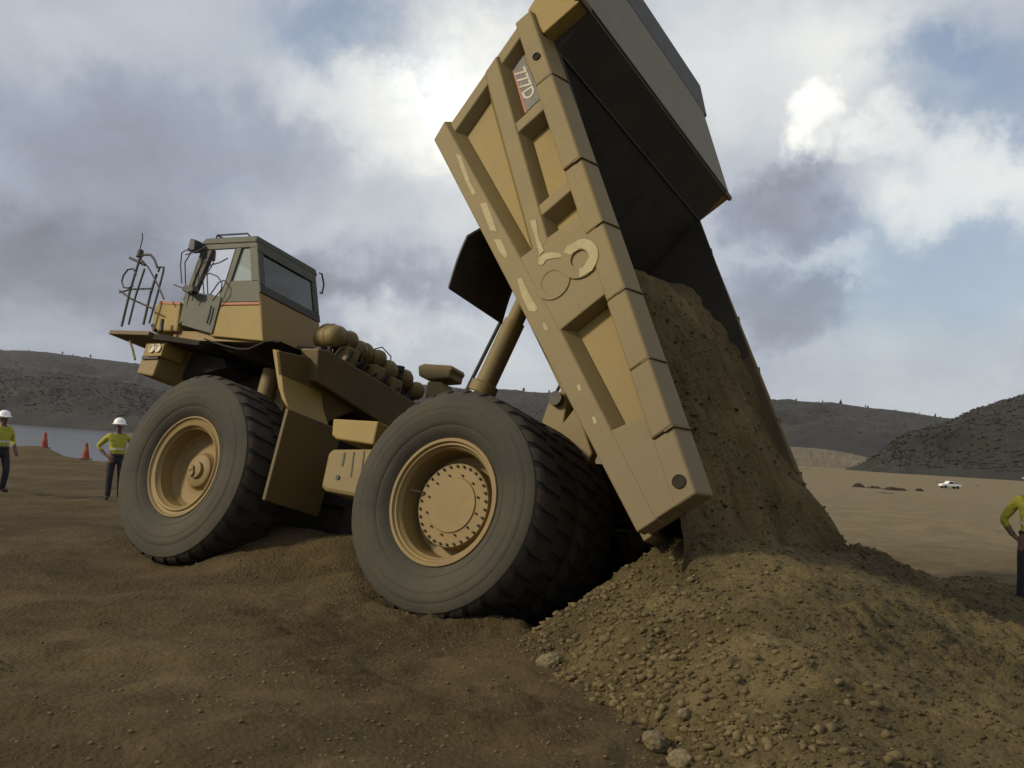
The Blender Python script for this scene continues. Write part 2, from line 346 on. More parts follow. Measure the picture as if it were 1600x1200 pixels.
def spaced(lo, hi, n, c, k):
    a, b = math.asinh((lo-c)/k), math.asinh((hi-c)/k); return c+k*np.sinh(np.linspace(a, b, n))
xs = spaced(-3800, 3800, 680, .3, 2.6); ys = spaced(-300, 4200, 740, 7.2, 3.0)
X, Y = np.meshgrid(xs, ys); Z = ground_h(X, Y)
near = (1-ss(12, 30, np.hypot(X, Y-8)))
Z = Z+near*(fbm(X*5, Y*5, 4, 31)*.04*(.3+ss(-.15, .35, fbm(X*.5, Y*.5, 3, 33))))
wh = np.exp(-((np.hypot((X+.6)/1.9, (Y-10.0)/.9))**2))+np.exp(-((np.hypot((X+4.3)/1.7, (Y-12.4)/.9))**2))
nm = (X > -9) & (X < 9) & (Y > 3) & (Y < 22); cm = np.clip(ss(-.1, .35, fbm(X*.45+4, Y*.45, 3, 35))*.75+wh, 0, 1)*ss(-5, -.5, X)+.12
ck = np.zeros_like(X); ck[nm] = clods(X[nm], Y[nm], .21, 101)*.10+clods(X[nm], Y[nm], .12, 111)*.05
Z = Z+ck*cm*near
tag(grid_mesh('ground', X, Y, Z, GROUND), kind='structure'); GX, GY, GZ = xs, ys, Z
lake_m, lb, lp = material('still_grey_water', (.055, .055, .06), .16)
lv = lb.n('ShaderNodeTexCoord').outputs['Object']; ln_, _ = lb.noise(lv, .25, 4, .6); bump(lb, lp, ln_, .25, .35)
tag(mesh('lake', [(-3600,30,-6), (-9,30,-6), (-100,3000,-6), (-3600,3000,-6)], [(0,1,2,3)], lake_m), kind='structure')

# ------------------------------------------------------------------ hills
def foliage_mat(name, a, b_, sc):
    m, b, p = material(name, a, .95); v = b.n('ShaderNodeTexCoord').outputs['Object']
    n1, _ = b.noise(v, sc, 8, .7); n2, _ = b.noise(v, sc*.15, 5, .6)
    c = b.mix(b.ramp(n1, [(.35, (0,0,0)), (.65, (1,1,1))]), (*a, 1), (*b_, 1)); c = b.mix(b.ramp(n2, [(.45, (0,0,0)), (.7, (1,1,1))]), c, (.027, .02, .012, 1))
    b.lk(c, p.inputs['Base Color']); bump(b, p, n1, 3.0, .8); return m
FOL1 = foliage_mat('wooded_slope', (.0075, .006, .004), (.017, .0125, .008), .05)
FOL2 = foliage_mat('scrub_slope', (.010, .011, .006), (.024, .022, .012), .08)
def hill(name, crest, dbase, zbase, mat, rough, seed, n=260, m=46, back=1.6):
    """crest: world points along the ridge; the slope falls from it to a foot at dbase (fraction of the crest's distance)"""
    C = np.array(crest); t = np.linspace(0, len(C)-1, n); i = np.minimum(t.astype(int), len(C)-2); f = t-i; f2 = f*f*(3-2*f)*.6+f*.4
    R = C[i]*(1-f2)[:, None]+C[i+1]*f2[:, None]
    u = np.linspace(0, 1, m)[:, None]
    up = np.where(u < .7, u/.7, 1-(u-.7)/.3*.55)
    prof = np.where(u < .7, up**.85, up)
    k = np.where(u < .7, dbase+(1-dbase)*u/.7, 1+(back-1)*(u-.7)/.3)
    Xh = R[:, 0][None]*k; Yh = R[:, 1][None]*k
    hgt = R[:, 2]-zbase
    s = rough
    Zh = zbase-1+hgt[None]*prof+1.0*prof
    Zh = Zh+(fbm(Xh/s/5, Yh/s/5, 4, seed)*s*.9+fbm(Xh/s, Yh/s, 3, seed+50)*s*.30)*np.where(u < .68, np.sin(np.pi*np.minimum(u/.7, 1)*.93)+.06, .25)
    return tag(grid_mesh(name, Xh, Yh, Zh, mat), kind='structure')
hill('hill', [(-1201.135,1500,25.185), (-937.319,1500,54.924), (-790.579,1500,72.686), (-645.467,1400,67.96), (-512.756,1300,53.825), (-442.984,1250,44.92), (-368.373,1200,24.443), (-264.005,1100,6.696)], .62, -7, FOL1, 16, 1)
hill('hill', [(-2658.575,3100,162.587), (-2048.711,3100,203.462), (-1639.973,3100,213.691), (-1517.151,3100,214.919), (-1372.861,3100,205.098), (-1197.545,3100,190.988), (-988.712,3000,163.33), (-764.407,2900,159.856), (-442.158,2800,153.668), (-213.248,2700,161.057), (-50.406,2600,148.989), (116.456,2500,146.623), (297.782,2500,152.557), (495.555,2500,161.131), (677.146,2500,163.77), (825.733,2500,166.08), (991.396,2500,152.887), (1123.837,2500,142.668), (1223.111,2500,135.42), (1487.249,2500,134.761)], .55, -4, FOL1, 22, 2, n=520)
hill('hill', [(176.692,520,-3.097), (200.975,540,4.133), (222.751,560,16.115), (232.123,570,23.449), (249.461,580,27.682), (265.323,590,31.935), (285.414,600,40.91), (301.102,600,47.011), (316.8,600,53.517), (356.238,600,65.44), (435.509,600,82.184), (594.823,600,91.778)], .66, -3, FOL2, 9, 3)
hill('dirt_bank', [(23.36,330,-5.101), (44.925,330,-2.731), (66.531,330,-0.79), (88.199,330,0.073), (101.219,330,0.202), (112.902,320,-0.126), (123.668,310,-0.633), (135.721,305,-0.753), (151.263,300,-1.025)], .72, -2.4, BANK, 1.2, 4, m=30)
hill('bare_slope', [(122.281,900,-5.852), (180.834,900,7.692), (227.825,900,17.011), (269.323,900,17.129), (293.076,900,16.185), (309.829,880,13.788), (321.813,850,9.146), (326.824,820,3.947)], .7, -3, PALED, 2.5, 5, m=30)

def scrub(name, hills_, n, smin, smax, mat, seed):
    rs = np.random.RandomState(seed); g = (1+5**.5)/2
    T = np.array([(-1,g,0),(1,g,0),(-1,-g,0),(1,-g,0),(0,-1,g),(0,1,g),(0,-1,-g),(0,1,-g),(g,0,-1),(g,0,1),(-g,0,-1),(-g,0,1)])/1.9
    Fi = np.array([(0,11,5),(0,5,1),(0,1,7),(0,7,10),(0,10,11),(1,5,9),(5,11,4),(11,10,2),(10,7,6),(7,1,8),(3,9,4),(3,4,2),(3,2,6),(3,6,8),(3,8,9),(4,9,5),(2,4,11),(6,2,10),(8,6,7),(9,8,1)])
    co = np.empty(len(hills_.data.vertices)*3); hills_.data.vertices.foreach_get('co', co); co = co.reshape(-1, 3)
    lo = np.percentile(co[:, 2], 22); co = co[co[:, 2] > lo]; p = co[rs.randint(0, len(co), n)]
    p = p+rs.normal(0, 1, (n, 3))*np.array([5, 3, .15])*smax/4; d = fbm(p[:, 0]/smax/9, p[:, 1]/smax/14, 4, seed); p = p[d > rs.uniform(-.7, .35, n)]; n = len(p)
    sz = rs.uniform(smin, smax, n)*rs.uniform(.5, 1, n); V = (T[None]*rs.uniform(.6, 1.35, (n, 12, 1))*np.array([1.2, 1.2, .9])*sz[:, None, None]+p[:, None]).reshape(-1, 3)
    FF = (Fi[None]+12*np.arange(n)[:, None, None]).reshape(-1, 3)
    me = bpy.data.meshes.new(name); me.from_pydata(V.tolist(), [], FF.tolist()); me.update(); return tag(link(name, me, mat), kind='stuff')
HL = [o for o in COL.objects if o.name.startswith('hill')]
scrub('hillside_scrub', HL[0], 16000, .5, 1.3, FOL1, 11); scrub('hillside_scrub', HL[1], 9000, .9, 2.2, FOL1, 12); scrub('hillside_scrub', HL[2], 14000, .25, .75, FOL2, 13)
# ------------------------------------------------------------------ trees on the ridge: one kind per loop, meshes shared
LEAF = foliage_mat('distant_leaves', (.016, .022, .012), (.035, .042, .022), .6); BARK, _, _ = material('bark', (.05, .04, .03), .9)
def tree_proto(seed, h, kind):
    rnd = random.Random(seed); r = empty('tree'); t = MB().tube([(0,0,-1.5), (.1,0,h*.5), (0,.1,h*.9)], .35, 6, .08)
    for k in range(5):
        a = rnd.uniform(0, 6.28); z = h*rnd.uniform(.4, .8); t.tube([(0,0,z), (math.cos(a)*h*.22, math.sin(a)*h*.22, z+h*.13)], .14, 5, .04)
    t.out('trunk', BARK, r)
    V = []; F = []
    for k in range(420):
        z = rnd.random()
        rad = h*(.30*math.sin(math.pi*min(1, z*.9+.1))**.7 if kind == 0 else .24*(1-z)**.8+.02)
        a = rnd.uniform(0, 6.28); q = rad*math.sqrt(rnd.random()); p = Vector((math.cos(a)*q, math.sin(a)*q, h*(.34+.66*z)+rnd.gauss(0, .15)))
        e1 = Vector((rnd.gauss(0,1), rnd.gauss(0,1), rnd.gauss(0,1))).normalized(); e2 = e1.orthogonal().normalized(); s = h*rnd.uniform(.03, .065)
        i = len(V); V += [p-e1*s, p+e2*s*.8, p+e1*s, p-e2*s*.8]; F.append((i, i+1, i+2, i+3))
    mesh('crown', V, F, LEAF, r); return r
def copy_tree(o, parent=None):
    c = o.copy(); COL.objects.link(c)
    if parent: c.parent = parent
    for ch in list(o.children): copy_tree(ch, c)
    return c
protos = [tree_proto(1, 11, 0), tree_proto(2, 14, 1), tree_proto(3, 9, 0)]
RT = [(-1578.401,3060,211.361), (-1527.746,3060,210.351), (-1456.798,3060,208.533), (-1379.462,3060,203.04), (-1359.17,3060,202.232), (-1314.388,3060,198.84), (-41.207,2560,147.23), (-12.519,2550,148.377), (21.078,2530,145.893), (67.263,2510,145.879), (96.322,2490,144.862), (691.413,2480,162.017), (717.635,2480,161.951), (768.379,2480,163.358), (802.777,2480,163.784), (824.095,2480,163.424), (868.489,2480,159.53), (896.405,2480,157.926), (947.383,2480,152.79), (983.465,2480,151.678), (1008.101,2480,149.879), (1024.56,2480,147.59), (1057.419,2480,144.647), (1101.768,2480,140.757), (1119.802,2480,140.201)]
first = [True]*3
for i, p in enumerate(RT):
    k = i % 3; o = protos[k] if first[k] else copy_tree(protos[k]); first[k] = False
    sc = (.45, .8, .6, 1.1, .5, .7, .95)[i*5 % 7]
    o.location = (p[0]+((i*13) % 9-4)*9, p[1], p[2]-4.5); o.scale = (sc, sc, sc); o.rotation_euler = (0, 0, i*1.3)
    if p[1] > 3000: tag(o, 'small dark tree standing on the hazy far ridge at the left', 'tree', 'trees on the left far ridge')
    elif p[0] < 400: tag(o, 'small dark tree on the far ridge seen between tyre and dump body', 'tree', 'trees on the middle far ridge')
    else: tag(o, 'small dark tree on the hazy ridge line right of the dump body', 'tree', 'trees on the right far ridge')

# ------------------------------------------------------------------ the haul truck
truck = empty('dump_truck'); truck.matrix_world = Matrix(((-0.831852,-0.534917,0.147940,0.527661),(0.554031,-0.816082,0.164499,12.329791),(0.032738,0.218802,0.975220,-0.718464),(0,0,0,1)))
tag(truck, 'dusty yellow mining haul truck with raised body dumping spoil', 'dump truck')
# ---- dump body (s along the floor, w up from the floor, y to the left)
BU = Vector((.63586, 0, .77180)); BW = Vector((-.77180, 0, .63586)); BD = Vector((-2.369, 0, 1.314))
def bp(s, w, y): return BD+BU*s+BW*w+Vector((0, y, 0))
def slab(poly, y0, y1, base=None):
    return [bp(s, w, y0) for s, w in (base or poly)], [bp(s, w, y1) for s, w in poly]
def wo(s): return .635+.1855*s          # outer edge of the side rail
body = MB().loft(*slab([(.03,-.10), (.03,.0), (5.80,.0), (5.74,-.10)], -2.36, 2.36)).out('dump_body', DUSTP, truck, bevel=.015)
for sgn in (1, -1):
    pm, rm = (YEL2, DUSTP) if sgn == 1 else (DUSTP, DUSTP)
    def piece(name, poly, y0, y1, base=None, mat=DUSTP, bev=.014):
        a, b = slab(poly, y0*sgn, y1*sgn, base); return MB().loft(a, b).out(name, mat, body, bevel=bev)
    piece('side_plate', [(.04,.0), (5.77,.0), (6.50,1.80), (.04,.60)], 2.38, 2.47, mat=pm, bev=.01)
    grow = .07
    piece('floor_beam', [(.03,-.03), (5.80,-.03), (5.93,.20), (2.42,.245), (1.03,.215), (.03,.2)], 2.474, 2.65, [(.03,-.03), (5.80,-.03), (5.95,.32), (2.42,.36), (1.03,.33), (.03,.2)])
    piece('middle_plate', [(2.37,.20), (3.47,.20), (3.44,1.06), (2.40,.87)], 2.474, 2.646, [(2.33,.20), (3.54,.20), (3.51,1.06), (2.36,.87)])
    piece('tail_plate', [(.04,.16), (1.06,.20), (.98,.60), (.04,.45)], 2.474, 2.646, [(.04,.16), (1.12,.20), (1.03,.60), (.04,.45)])
    c = lambda s: .985+.205*(s-5.8)
    piece('middle_rib', [(3.40,c(3.40)-.10), (6.12,c(6.12)-.10), (6.21,c(6.21)+.10), (3.40,c(3.40)+.10)], 2.474, 2.648, [(3.35,c(3.35)-.19), (6.10,c(6.10)-.20), (6.23,c(6.23)+.20), (3.35,c(3.35)+.19)])
    fe = lambda w: 5.785+.40*w
    piece('front_rib', [(fe(.24)-.16,.24), (fe(.24),.24), (fe(1.72),1.72), (fe(1.72)-.16,1.72)], 2.474, 2.60, [(fe(.24)-.26,.24), (fe(.24),.24), (fe(1.72),1.72), (fe(1.72)-.26,1.72)])
    for s0, w0, w1 in ((4.98, .84, 1.38), (3.76, .58, 1.14)):
        piece('cross_rib', [(s0,w0), (s0+.03,w1), (s0+.17,w1), (s0+.14,w0)], 2.474, 2.636, [(s0-.10,w0), (s0-.07,w1), (s0+.24,w1), (s0+.21,w0)])
    J = [.03, .72, 1.47, 2.30, 3.16, 4.05, 5.34, 6.42]
    for i in range(7):
        a, b_ = J[i], J[i+1]-.006; q = .008*((i*3) % 4-1)
        piece('rail_section', [(a,wo(a)-.245), (b_,wo(b_)-.245), (b_,wo(b_)), (a,wo(a))], 2.36, 2.662+q, [(a,wo(a)-.245), (b_,wo(b_)-.245), (b_,wo(b_)+.075), (a,wo(a)+.075)], bev=.022)
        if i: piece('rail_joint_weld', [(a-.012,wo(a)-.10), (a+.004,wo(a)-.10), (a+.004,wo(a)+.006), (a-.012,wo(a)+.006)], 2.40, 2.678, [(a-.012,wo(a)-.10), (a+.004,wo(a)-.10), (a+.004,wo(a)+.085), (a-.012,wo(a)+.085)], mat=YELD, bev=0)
    # inner skin of the wall
    a, b_ = slab([(3.10,.02), (5.55,.02), (6.0,1.84), (3.4,1.30)], 2.33*sgn, 2.375*sgn); MB().loft(a, b_).out('wall_liner', INNER, body)
    a, b_ = slab([(.05,.02), (3.095,.02), (3.395,1.30), (.05,.66)], 2.33*sgn, 2.376*sgn); MB().loft(a, b_).out('wall_liner', LINER, body)
    # front wall's end and canopy's end
    piece('front_wall_end', [(6.02,1.79), (6.52,1.79), (6.60,1.96), (6.03,2.36)], 2.34, 2.60, mat=YEL2)
    piece('canopy_side', [(6.05,2.30), (6.72,1.98), (8.36,2.72), (8.36,2.96)], 2.42, 2.60, mat=YEL2)
    MB().lathe([(.003,.001), (.003,.055), (.006,.058), (.006,.066), (-.01,.068)], bp(.22,.555,2.664*sgn), (0, sgn, 0), 20).out('pin_hole', SHADEBLK, body)
    MB().lathe([(.012,.001), (.012,.035), (.02,.036), (.02,.05), (-.01,.052)], bp(5.71,1.58,2.668*sgn), (0, sgn, 0), 16).out('pin_hole', SHADEBLK, body)
# front wall, its plates and the canopy
FW = [(5.42,.0), (5.88,1.85), (6.03,2.38)]
MB().loft([bp(5.42,.0,-2.36), bp(5.88,1.83,-2.36), bp(6.45,1.80,-2.36), bp(5.75,.0,-2.36)], [bp(5.42,.0,2.36), bp(5.88,1.83,2.36), bp(6.45,1.80,2.36), bp(5.75,.0,2.36)]).out('front_wall', INNER, body)
MB().loft([bp(5.872,1.80,-2.38), bp(6.02,2.42,-2.38), bp(6.50,2.14,-2.38), bp(6.45,1.78,-2.38)], [bp(5.872,1.80,2.38), bp(6.02,2.42,2.38), bp(6.50,2.14,2.38), bp(6.45,1.78,2.38)]).out('front_wall_plate', INNER, body, bevel=.01)
MB().loft([bp(6.02,2.39,-2.62), bp(8.38,3.03,-2.62), bp(8.38,2.80,-2.62), bp(6.5,2.08,-2.62)], [bp(6.02,2.39,2.62), bp(8.38,3.03,2.62), bp(8.38,2.80,2.62), bp(6.5,2.08,2.62)]).out('canopy', CANOPY, body, bevel=.03)
MB().loft([bp(7.78,2.875,-2.76), bp(8.42,3.10,-2.76), bp(8.42,2.86,-2.76), bp(7.78,2.70,-2.76)], [bp(7.78,2.875,2.76), bp(8.42,3.10,2.76), bp(8.42,2.86,2.76), bp(7.78,2.70,2.76)]).out('canopy_lip', DGREY, body, bevel=.02)
MB().loft([bp(6.00,2.37,-2.64), bp(6.04,2.425,-2.64), bp(6.10,2.40,-2.64), bp(6.04,2.33,-2.64)], [bp(6.00,2.37,2.64), bp(6.04,2.425,2.64), bp(6.10,2.40,2.64), bp(6.04,2.33,2.64)]).out('canopy_edge_bar', CANOPY, body, bevel=.015)
MB().tube([bp(5.868,1.80,-2.3), bp(5.868,1.80,2.3)], .016, 6).out('weld_seam', DGREY, body)
for yy in (-.8, .8): MB().tube([bp(5.43,.1,yy), bp(5.865,1.78,yy)], .010, 6).out('weld_seam', DGREY, body)
# underside beams, pivot brackets, mud flap
for yy in (-.75, .75): MB().loft([bp(1.5,-.14,yy-.16), bp(5.6,-.14,yy-.16), bp(5.3,-.52,yy-.16), bp(1.9,-.60,yy-.16)], [bp(1.5,-.14,yy+.16), bp(5.6,-.14,yy+.16), bp(5.3,-.52,yy+.16), bp(1.9,-.60,yy+.16)]).out('underside_beam', DUSTP, body, bevel=.02)
for ss_ in (1.0, 2.2, 3.2, 4.2, 5.0): MB().loft([bp(ss_,-.14,-1.5), bp(ss_+.2,-.14,-1.5), bp(ss_+.2,-.32,-1.5), bp(ss_,-.32,-1.5)], [bp(ss_,-.14,1.5), bp(ss_+.2,-.14,1.5), bp(ss_+.2,-.32,1.5), bp(ss_,-.32,1.5)]).out('floor_crossbeam', DUSTP, body, bevel=.02)
for y0, y1 in ((1.22, 2.42), (-2.42, -1.22)):
    A = []; B_ = []
    for k in range(9):
        t = k/8; s_ = 3.95+.55*t+.05*math.sin(t*3.1); w_ = -.78+.66*t
        A.append((s_, w_)); 
    loop0 = [bp(s_, w_, y0+(.10*max(0,(t_-6))/2)) for t_, (s_, w_) in enumerate(A)]; loop1 = [bp(s_, w_, y1-(.16*max(0,(t_-6))/2)) for t_, (s_, w_) in enumerate(A)]
    n = len(A); V = loop0+loop1+[p+BU*.03 for p in loop0]+[p+BU*.03 for p in loop1]
    F = [(i, i+1, n+i+1, n+i) for i in range(n-1)]+[(2*n+i, 3*n+i, 3*n+i+1, 2*n+i+1) for i in range(n-1)]+[(i, 2*n+i, 2*n+i+1, i+1) for i in range(n-1)]+[(n+i, n+i+1, 3*n+i+1, 3*n+i) for i in range(n-1)]+[(0, n, 3*n, 2*n), (n-1, 3*n-1, 4*n-1, 2*n-1)]
    mesh('mud_flap', V, F, DGREY, body)
# lettering panel, stripe, welded discs and bare patches on the near side
piece = None
def plate(name, poly, y0, y1, mat, bev=0): a, b_ = slab(poly, y0, y1); return MB().loft(a, b_).out(name, mat, body, bevel=bev)
plate('decal_panel', [(6.19,1.137), (6.267,1.462), (5.336,1.337), (5.309,1.068)], 2.474, 2.478, BLUED)
plate('decal_stripe', [(6.023,1.213), (5.978,1.242), (5.305,1.107), (5.323,1.066)], 2.4745, 2.4795, REDS)
fc = bpy.data.curves.new('lettering', 'FONT'); fc.body = '777D'; fc.size = .225; fc.extrude = .002; fc.align_x = 'CENTER'; fc.align_y = 'CENTER'; fc.offset = .004
to = bpy.data.objects.new('lettering', fc); COL.objects.link(to); bpy.context.view_layer.update()
dg = bpy.context.evaluated_depsgraph_get(); tm = bpy.data.meshes.new_from_object(to.evaluated_get(dg)); bpy.data.objects.remove(to)
tx = link('lettering', tm, WHITEL, body); TXT = [(5.697,1.259), (6.007,1.298), (5.41,1.218)]; ex = (bp(*TXT[2],0)-bp(*TXT[1],0)).normalized(); ez = Vector((0,1,0)); ey = ez.cross(ex)
pc = bp(*TXT[0],2.4815); tx.matrix_local = Matrix(((ex.x,ey.x,ez.x,pc.x),(ex.y,ey.y,ez.y,pc.y),(ex.z,ey.z,ez.z,pc.z),(0,0,0,1)))
def disc(name, s, w, y, prof, mat, n=40): return autosmooth(MB().lathe(prof, bp(s,w,y), (0,1,0), n).out(name, mat, body))
disc('welded_ring', 2.95, .80, 2.645, [(0,.235), (.022,.23), (.022,.105), (0,.10)], DUSTP)
disc('welded_disc', 2.93, .42, 2.645, [(0,.215), (.014,.21), (.014,.135), (.008,.13), (.008,.001)], DUSTP)
def arc_patch(s, w, r0, r1, a0, a1, y, nm):
    A = []; 
    for k in range(13): t = a0+(a1-a0)*k/12; A.append((s+r1*math.cos(t)*(1+.05*math.sin(k*2.1)), w+r1*math.sin(t)))
    for k in range(13): t = a1+(a0-a1)*k/12; A.append((s+r0*math.cos(t)*(1+.12*math.sin(k*1.7)), w+r0*math.sin(t)))
    V = [bp(a, b_, y) for a, b_ in A]; F = [(k, k+1, 24-k, 25-k) for k in range(12)]
    mesh(nm, V, F, PALE, body)
arc_patch(2.95, .80, .115, .225, -.55, 3.6, 2.6695, 'bare_patch')
def px_patch(P, y=2.653): V = [bp(a, b_, y) for a, b_ in P]; mesh('bare_patch', V, [tuple(range(len(V)))], PALE, body)
px_patch([(3.795,0.531), (3.757,0.595), (3.52,0.524), (3.334,0.504), (3.33,0.439), (3.554,0.486)])
px_patch([(3.307,0.419), (3.3,0.496), (3.255,0.571), (3.166,0.65), (3.103,0.654), (3.171,0.565), (3.22,0.474), (3.191,0.415), (3.236,0.375)])
px_patch([(4.473,0.113), (4.425,0.189), (4.105,0.155), (3.976,0.132), (4.051,0.072)]); px_patch([(3.91,0.063), (3.845,0.136), (3.61,0.118), (3.584,0.078), (3.729,0.053)])
px_patch([(3.254,0.086), (3.23,0.138), (3.003,0.127), (2.766,0.135), (2.753,0.093), (2.818,0.036), (3.034,0.043)]); px_patch([(2.578,0.112), (2.54,0.137), (2.454,0.129), (2.489,0.085)])
px_patch([(5.36,0.136), (5.278,0.181), (4.833,0.13), (4.63,0.127), (4.653,0.078), (4.91,0.086)]); px_patch([(1.702,0.12), (1.693,0.156), (1.618,0.142), (1.634,0.109)]); px_patch([(1.298,0.105), (1.293,0.135), (1.217,0.127), (1.22,0.089)])

# ---- hoist cylinders
def along(a, b, n=2): return [Vector(a).lerp(Vector(b), i/(n-1)) for i in range(n)]
for sg in (1, -1):
    h0 = Vector((1.02, .95*sg, 3.04)); dv = (Vector((.70, .95*sg, 4.18))-h0).normalized()
    hb = h0-dv*1.5; ht = h0+dv*1.95
    hc = autosmooth(MB().lathe([(0,.001), (0,.16), (1.45,.16), (1.47,.185), (1.60,.185), (1.62,.14), (2.5,.14), (2.5,.115), (3.4,.115), (3.4,.001)], hb, dv, 28).out('hoist_cylinder', DUSTP, truck))
    autosmooth(MB().lathe([(1.40,.13), (1.40,.168), (1.452,.168), (1.452,.13)], hb, dv, 28).out('chrome_collar', CHROME, hc))
    MB().lathe([(-.15,.001), (-.15,.13), (.15,.13), (.15,.001)], hb, (0,1,0), 18).out('hoist_pin', DGREY, hc)
    MB().tube([hb+Vector((.2,.03,.1)), h0+dv*.1+Vector((.21,.05,0)), h0+dv*1.0+Vector((.19,.04,0))], .025, 8).out('hydraulic_hose', BLK, hc)
# ---- wheels
def wheel(center, R, sgn, front):
    """sgn: +1 outer face to the left of the truck"""
    w = empty('wheel', center, truck); ax = (0, sgn, 0)
    # tyre: (axis offset from rim flange plane, radius)
    prof = [(-.02,.66), (0,.695), (.05,.73), (.088,.80), (.090,.806), (.087,.808), (.091,.828), (.097,.832), (.112,.88), (.126,.95), (.130,.985), (.1275,.99), (.1275,1.0), (.129,1.005), (.126,1.05), (.120,1.085), (.117,1.088), (.116,1.096), (.1165,1.10), (.078,R-.07), (.0,R-.036), (-.10,R-.028), (-.60,R-.028), (-.70,R-.036), (-.778,R-.07), (-.82,1.09), (-.83,.97), (-.805,.84), (-.75,.73), (-.70,.695), (-.68,.66)]
    tb = MB().lathe(prof, (0,0,0), ax, 72)
    nt = len(tb.F)
    N = 34; c, s = math.cos, math.sin
    def pt(t, r, h): return (c(t)*r, h*sgn, s(t)*r)
    for side in (0, 1):
        for k in range(N):
            t0 = 2*math.pi*(k+.5*side)/N; dt = 2*math.pi/N*.33; sk = .10 if side == 0 else -.10
            if side == 0: h = [(.098,R-.16), (.055,R-.055), (.01,R-.008), (-.05,R), (-.34,R)]
            else: h = [(-.798,R-.16), (-.755,R-.055), (-.71,R-.008), (-.65,R), (-.36,R)]
            V = []
            for j, (hh, r) in enumerate(h):
                q = sk*(j/4)**1.2; z = 1.0 if j else .8
                V += [pt(t0-dt*z+q, r, hh), pt(t0+dt*z+q, r, hh)]
            inn = []
            for j, (hh, r) in enumerate(h):
                q = sk*(j/4)**1.2; rr = min(r-.03, R-.05) if j > 1 else r-.04; hi = hh*(.8 if side == 0 and j < 2 else 1)
                if side == 1 and j < 2: hi = -.70-(-.70-hh)*.8
                inn += [pt(t0-dt*1.12+q, rr, hi), pt(t0+dt*1.12+q, rr, hi)]
            n = len(V); F = []
            for j in range(4):
                a = 2*j; F += [(a, a+1, a+3, a+2), (a, a+2, n+a+2, n+a), (a+1, n+a+1, n+a+3, a+3)]
            F += [(0, n, n+1, 1), (8, 9, n+9, n+8)]
            tb.add(V+inn, F)
    me = bpy.data.meshes.new('tyre'); me.from_pydata(tb.V, [], tb.F); me.update()
    ty = link('tyre', me, [RUB, TREAD], w); bm = bmesh.new(); bm.from_mesh(me); bmesh.ops.recalc_face_normals(bm, faces=bm.faces); bm.to_mesh(me); bm.free()
    for p in me.polygons:
        r = math.hypot(p.center.x, p.center.z); p.material_index = 1 if (r > R-.045 or (p.index >= nt and r > R-.10)) and abs(p.center.y*sgn+.35) < .44 else 0
    autosmooth(ty, 40)
    if front:
        rp = [(-.04,.60), (.015,.70), (.03,.692), (.03,.675), (.0,.655), (-.01,.62), (.012,.60), (.005,.575), (-.04,.555), (-.055,.535), (-.12,.528), (-.24,.515), (-.30,.47), (-.32,.36), (-.31,.27), (-.295,.25), (-.24,.225), (-.22,.19), (-.22,.001)]
        hubp = [(-.215,.0), (-.215,.12), (-.18,.11), (-.175,.08), (-.175,.001)]
        nb, rb, hb_ = 0, .155, -.219
    else:
        rp = [(-.04,.60), (.015,.70), (.03,.692), (.03,.66), (.0,.645), (.0,.625), (-.03,.61), (-.05,.60), (-.06,.588), (-.22,.585), (-.34,.565), (-.36,.52), (-.36,.30), (-.36,.001)]
        hubp = [(-.36,.47), (-.20,.465), (-.185,.455), (-.185,.40), (-.18,.31), (-.165,.30), (-.165,.001)]
        nb, rb, hb_ = 30, .43, -.185
    autosmooth(MB().lathe(rp, (0,0,0), ax, 64).out('rim', TANP, w), 30)
    autosmooth(MB().lathe(hubp, (0,0,0), ax, 48).out('hub', TANP, w), 30)
    bb = MB()
    for k in range(nb):
        t = 2*math.pi*k/nb; bb.lathe([(0,.0145), (.026,.0145), (.026,.001)], (c(t)*rb, hb_*sgn, s(t)*rb), ax, 6)
    if not front:
        for k in range(12):
            t = 2*math.pi*(k+.3)/12; bb.lathe([(0,.012), (.02,.012), (.02,.001)], (c(t)*.335, -.178*sgn, s(t)*.335), ax, 6)
    if not front: tag(bb.out('bolt_ring', DGREY, w), kind='stuff')
    if front:
        for t in (-.9, .1): MB().lathe([(0,.05), (.03,.05), (.03,.001)], (c(t)*.06, -.178*sgn, s(t)*.06), ax, 14).out('hub_plug', TANP, w)
    else:
        for k in range(4):
            t = 2*math.pi*k/4+.62; A = []
            for q in np.linspace(-.16, .16, 7): A.append((c(t+q)*.53, s(t+q)*.53))
            for q in np.linspace(.16, -.16, 7): A.append((c(t+q)*.485, s(t+q)*.485))
            mesh('rim_opening', [(x, -.357*sgn, z) for x, z in A], [tuple(range(14))], BLK, w)
        MB().tube([(c(.15)*.55, -.09*sgn, s(.15)*.55), (c(.2)*.44, -.15*sgn, s(.2)*.44)], .012, 6).out('valve_stem', DGREY, w)
    return w
w_rl = wheel((0, 2.60, 1.35), 1.25, 1, False)
w_rli = wheel((0, 1.72, 1.35), 1.25, 1, False)
wheel((0, -2.60, 1.35), 1.25, -1, False); wheel((0, -1.72, 1.35), 1.25, -1, False)
wheel((4.57, 2.36, 1.35), 1.30, 1, True); wheel((4.57, -2.36, 1.35), 1.30, -1, True)
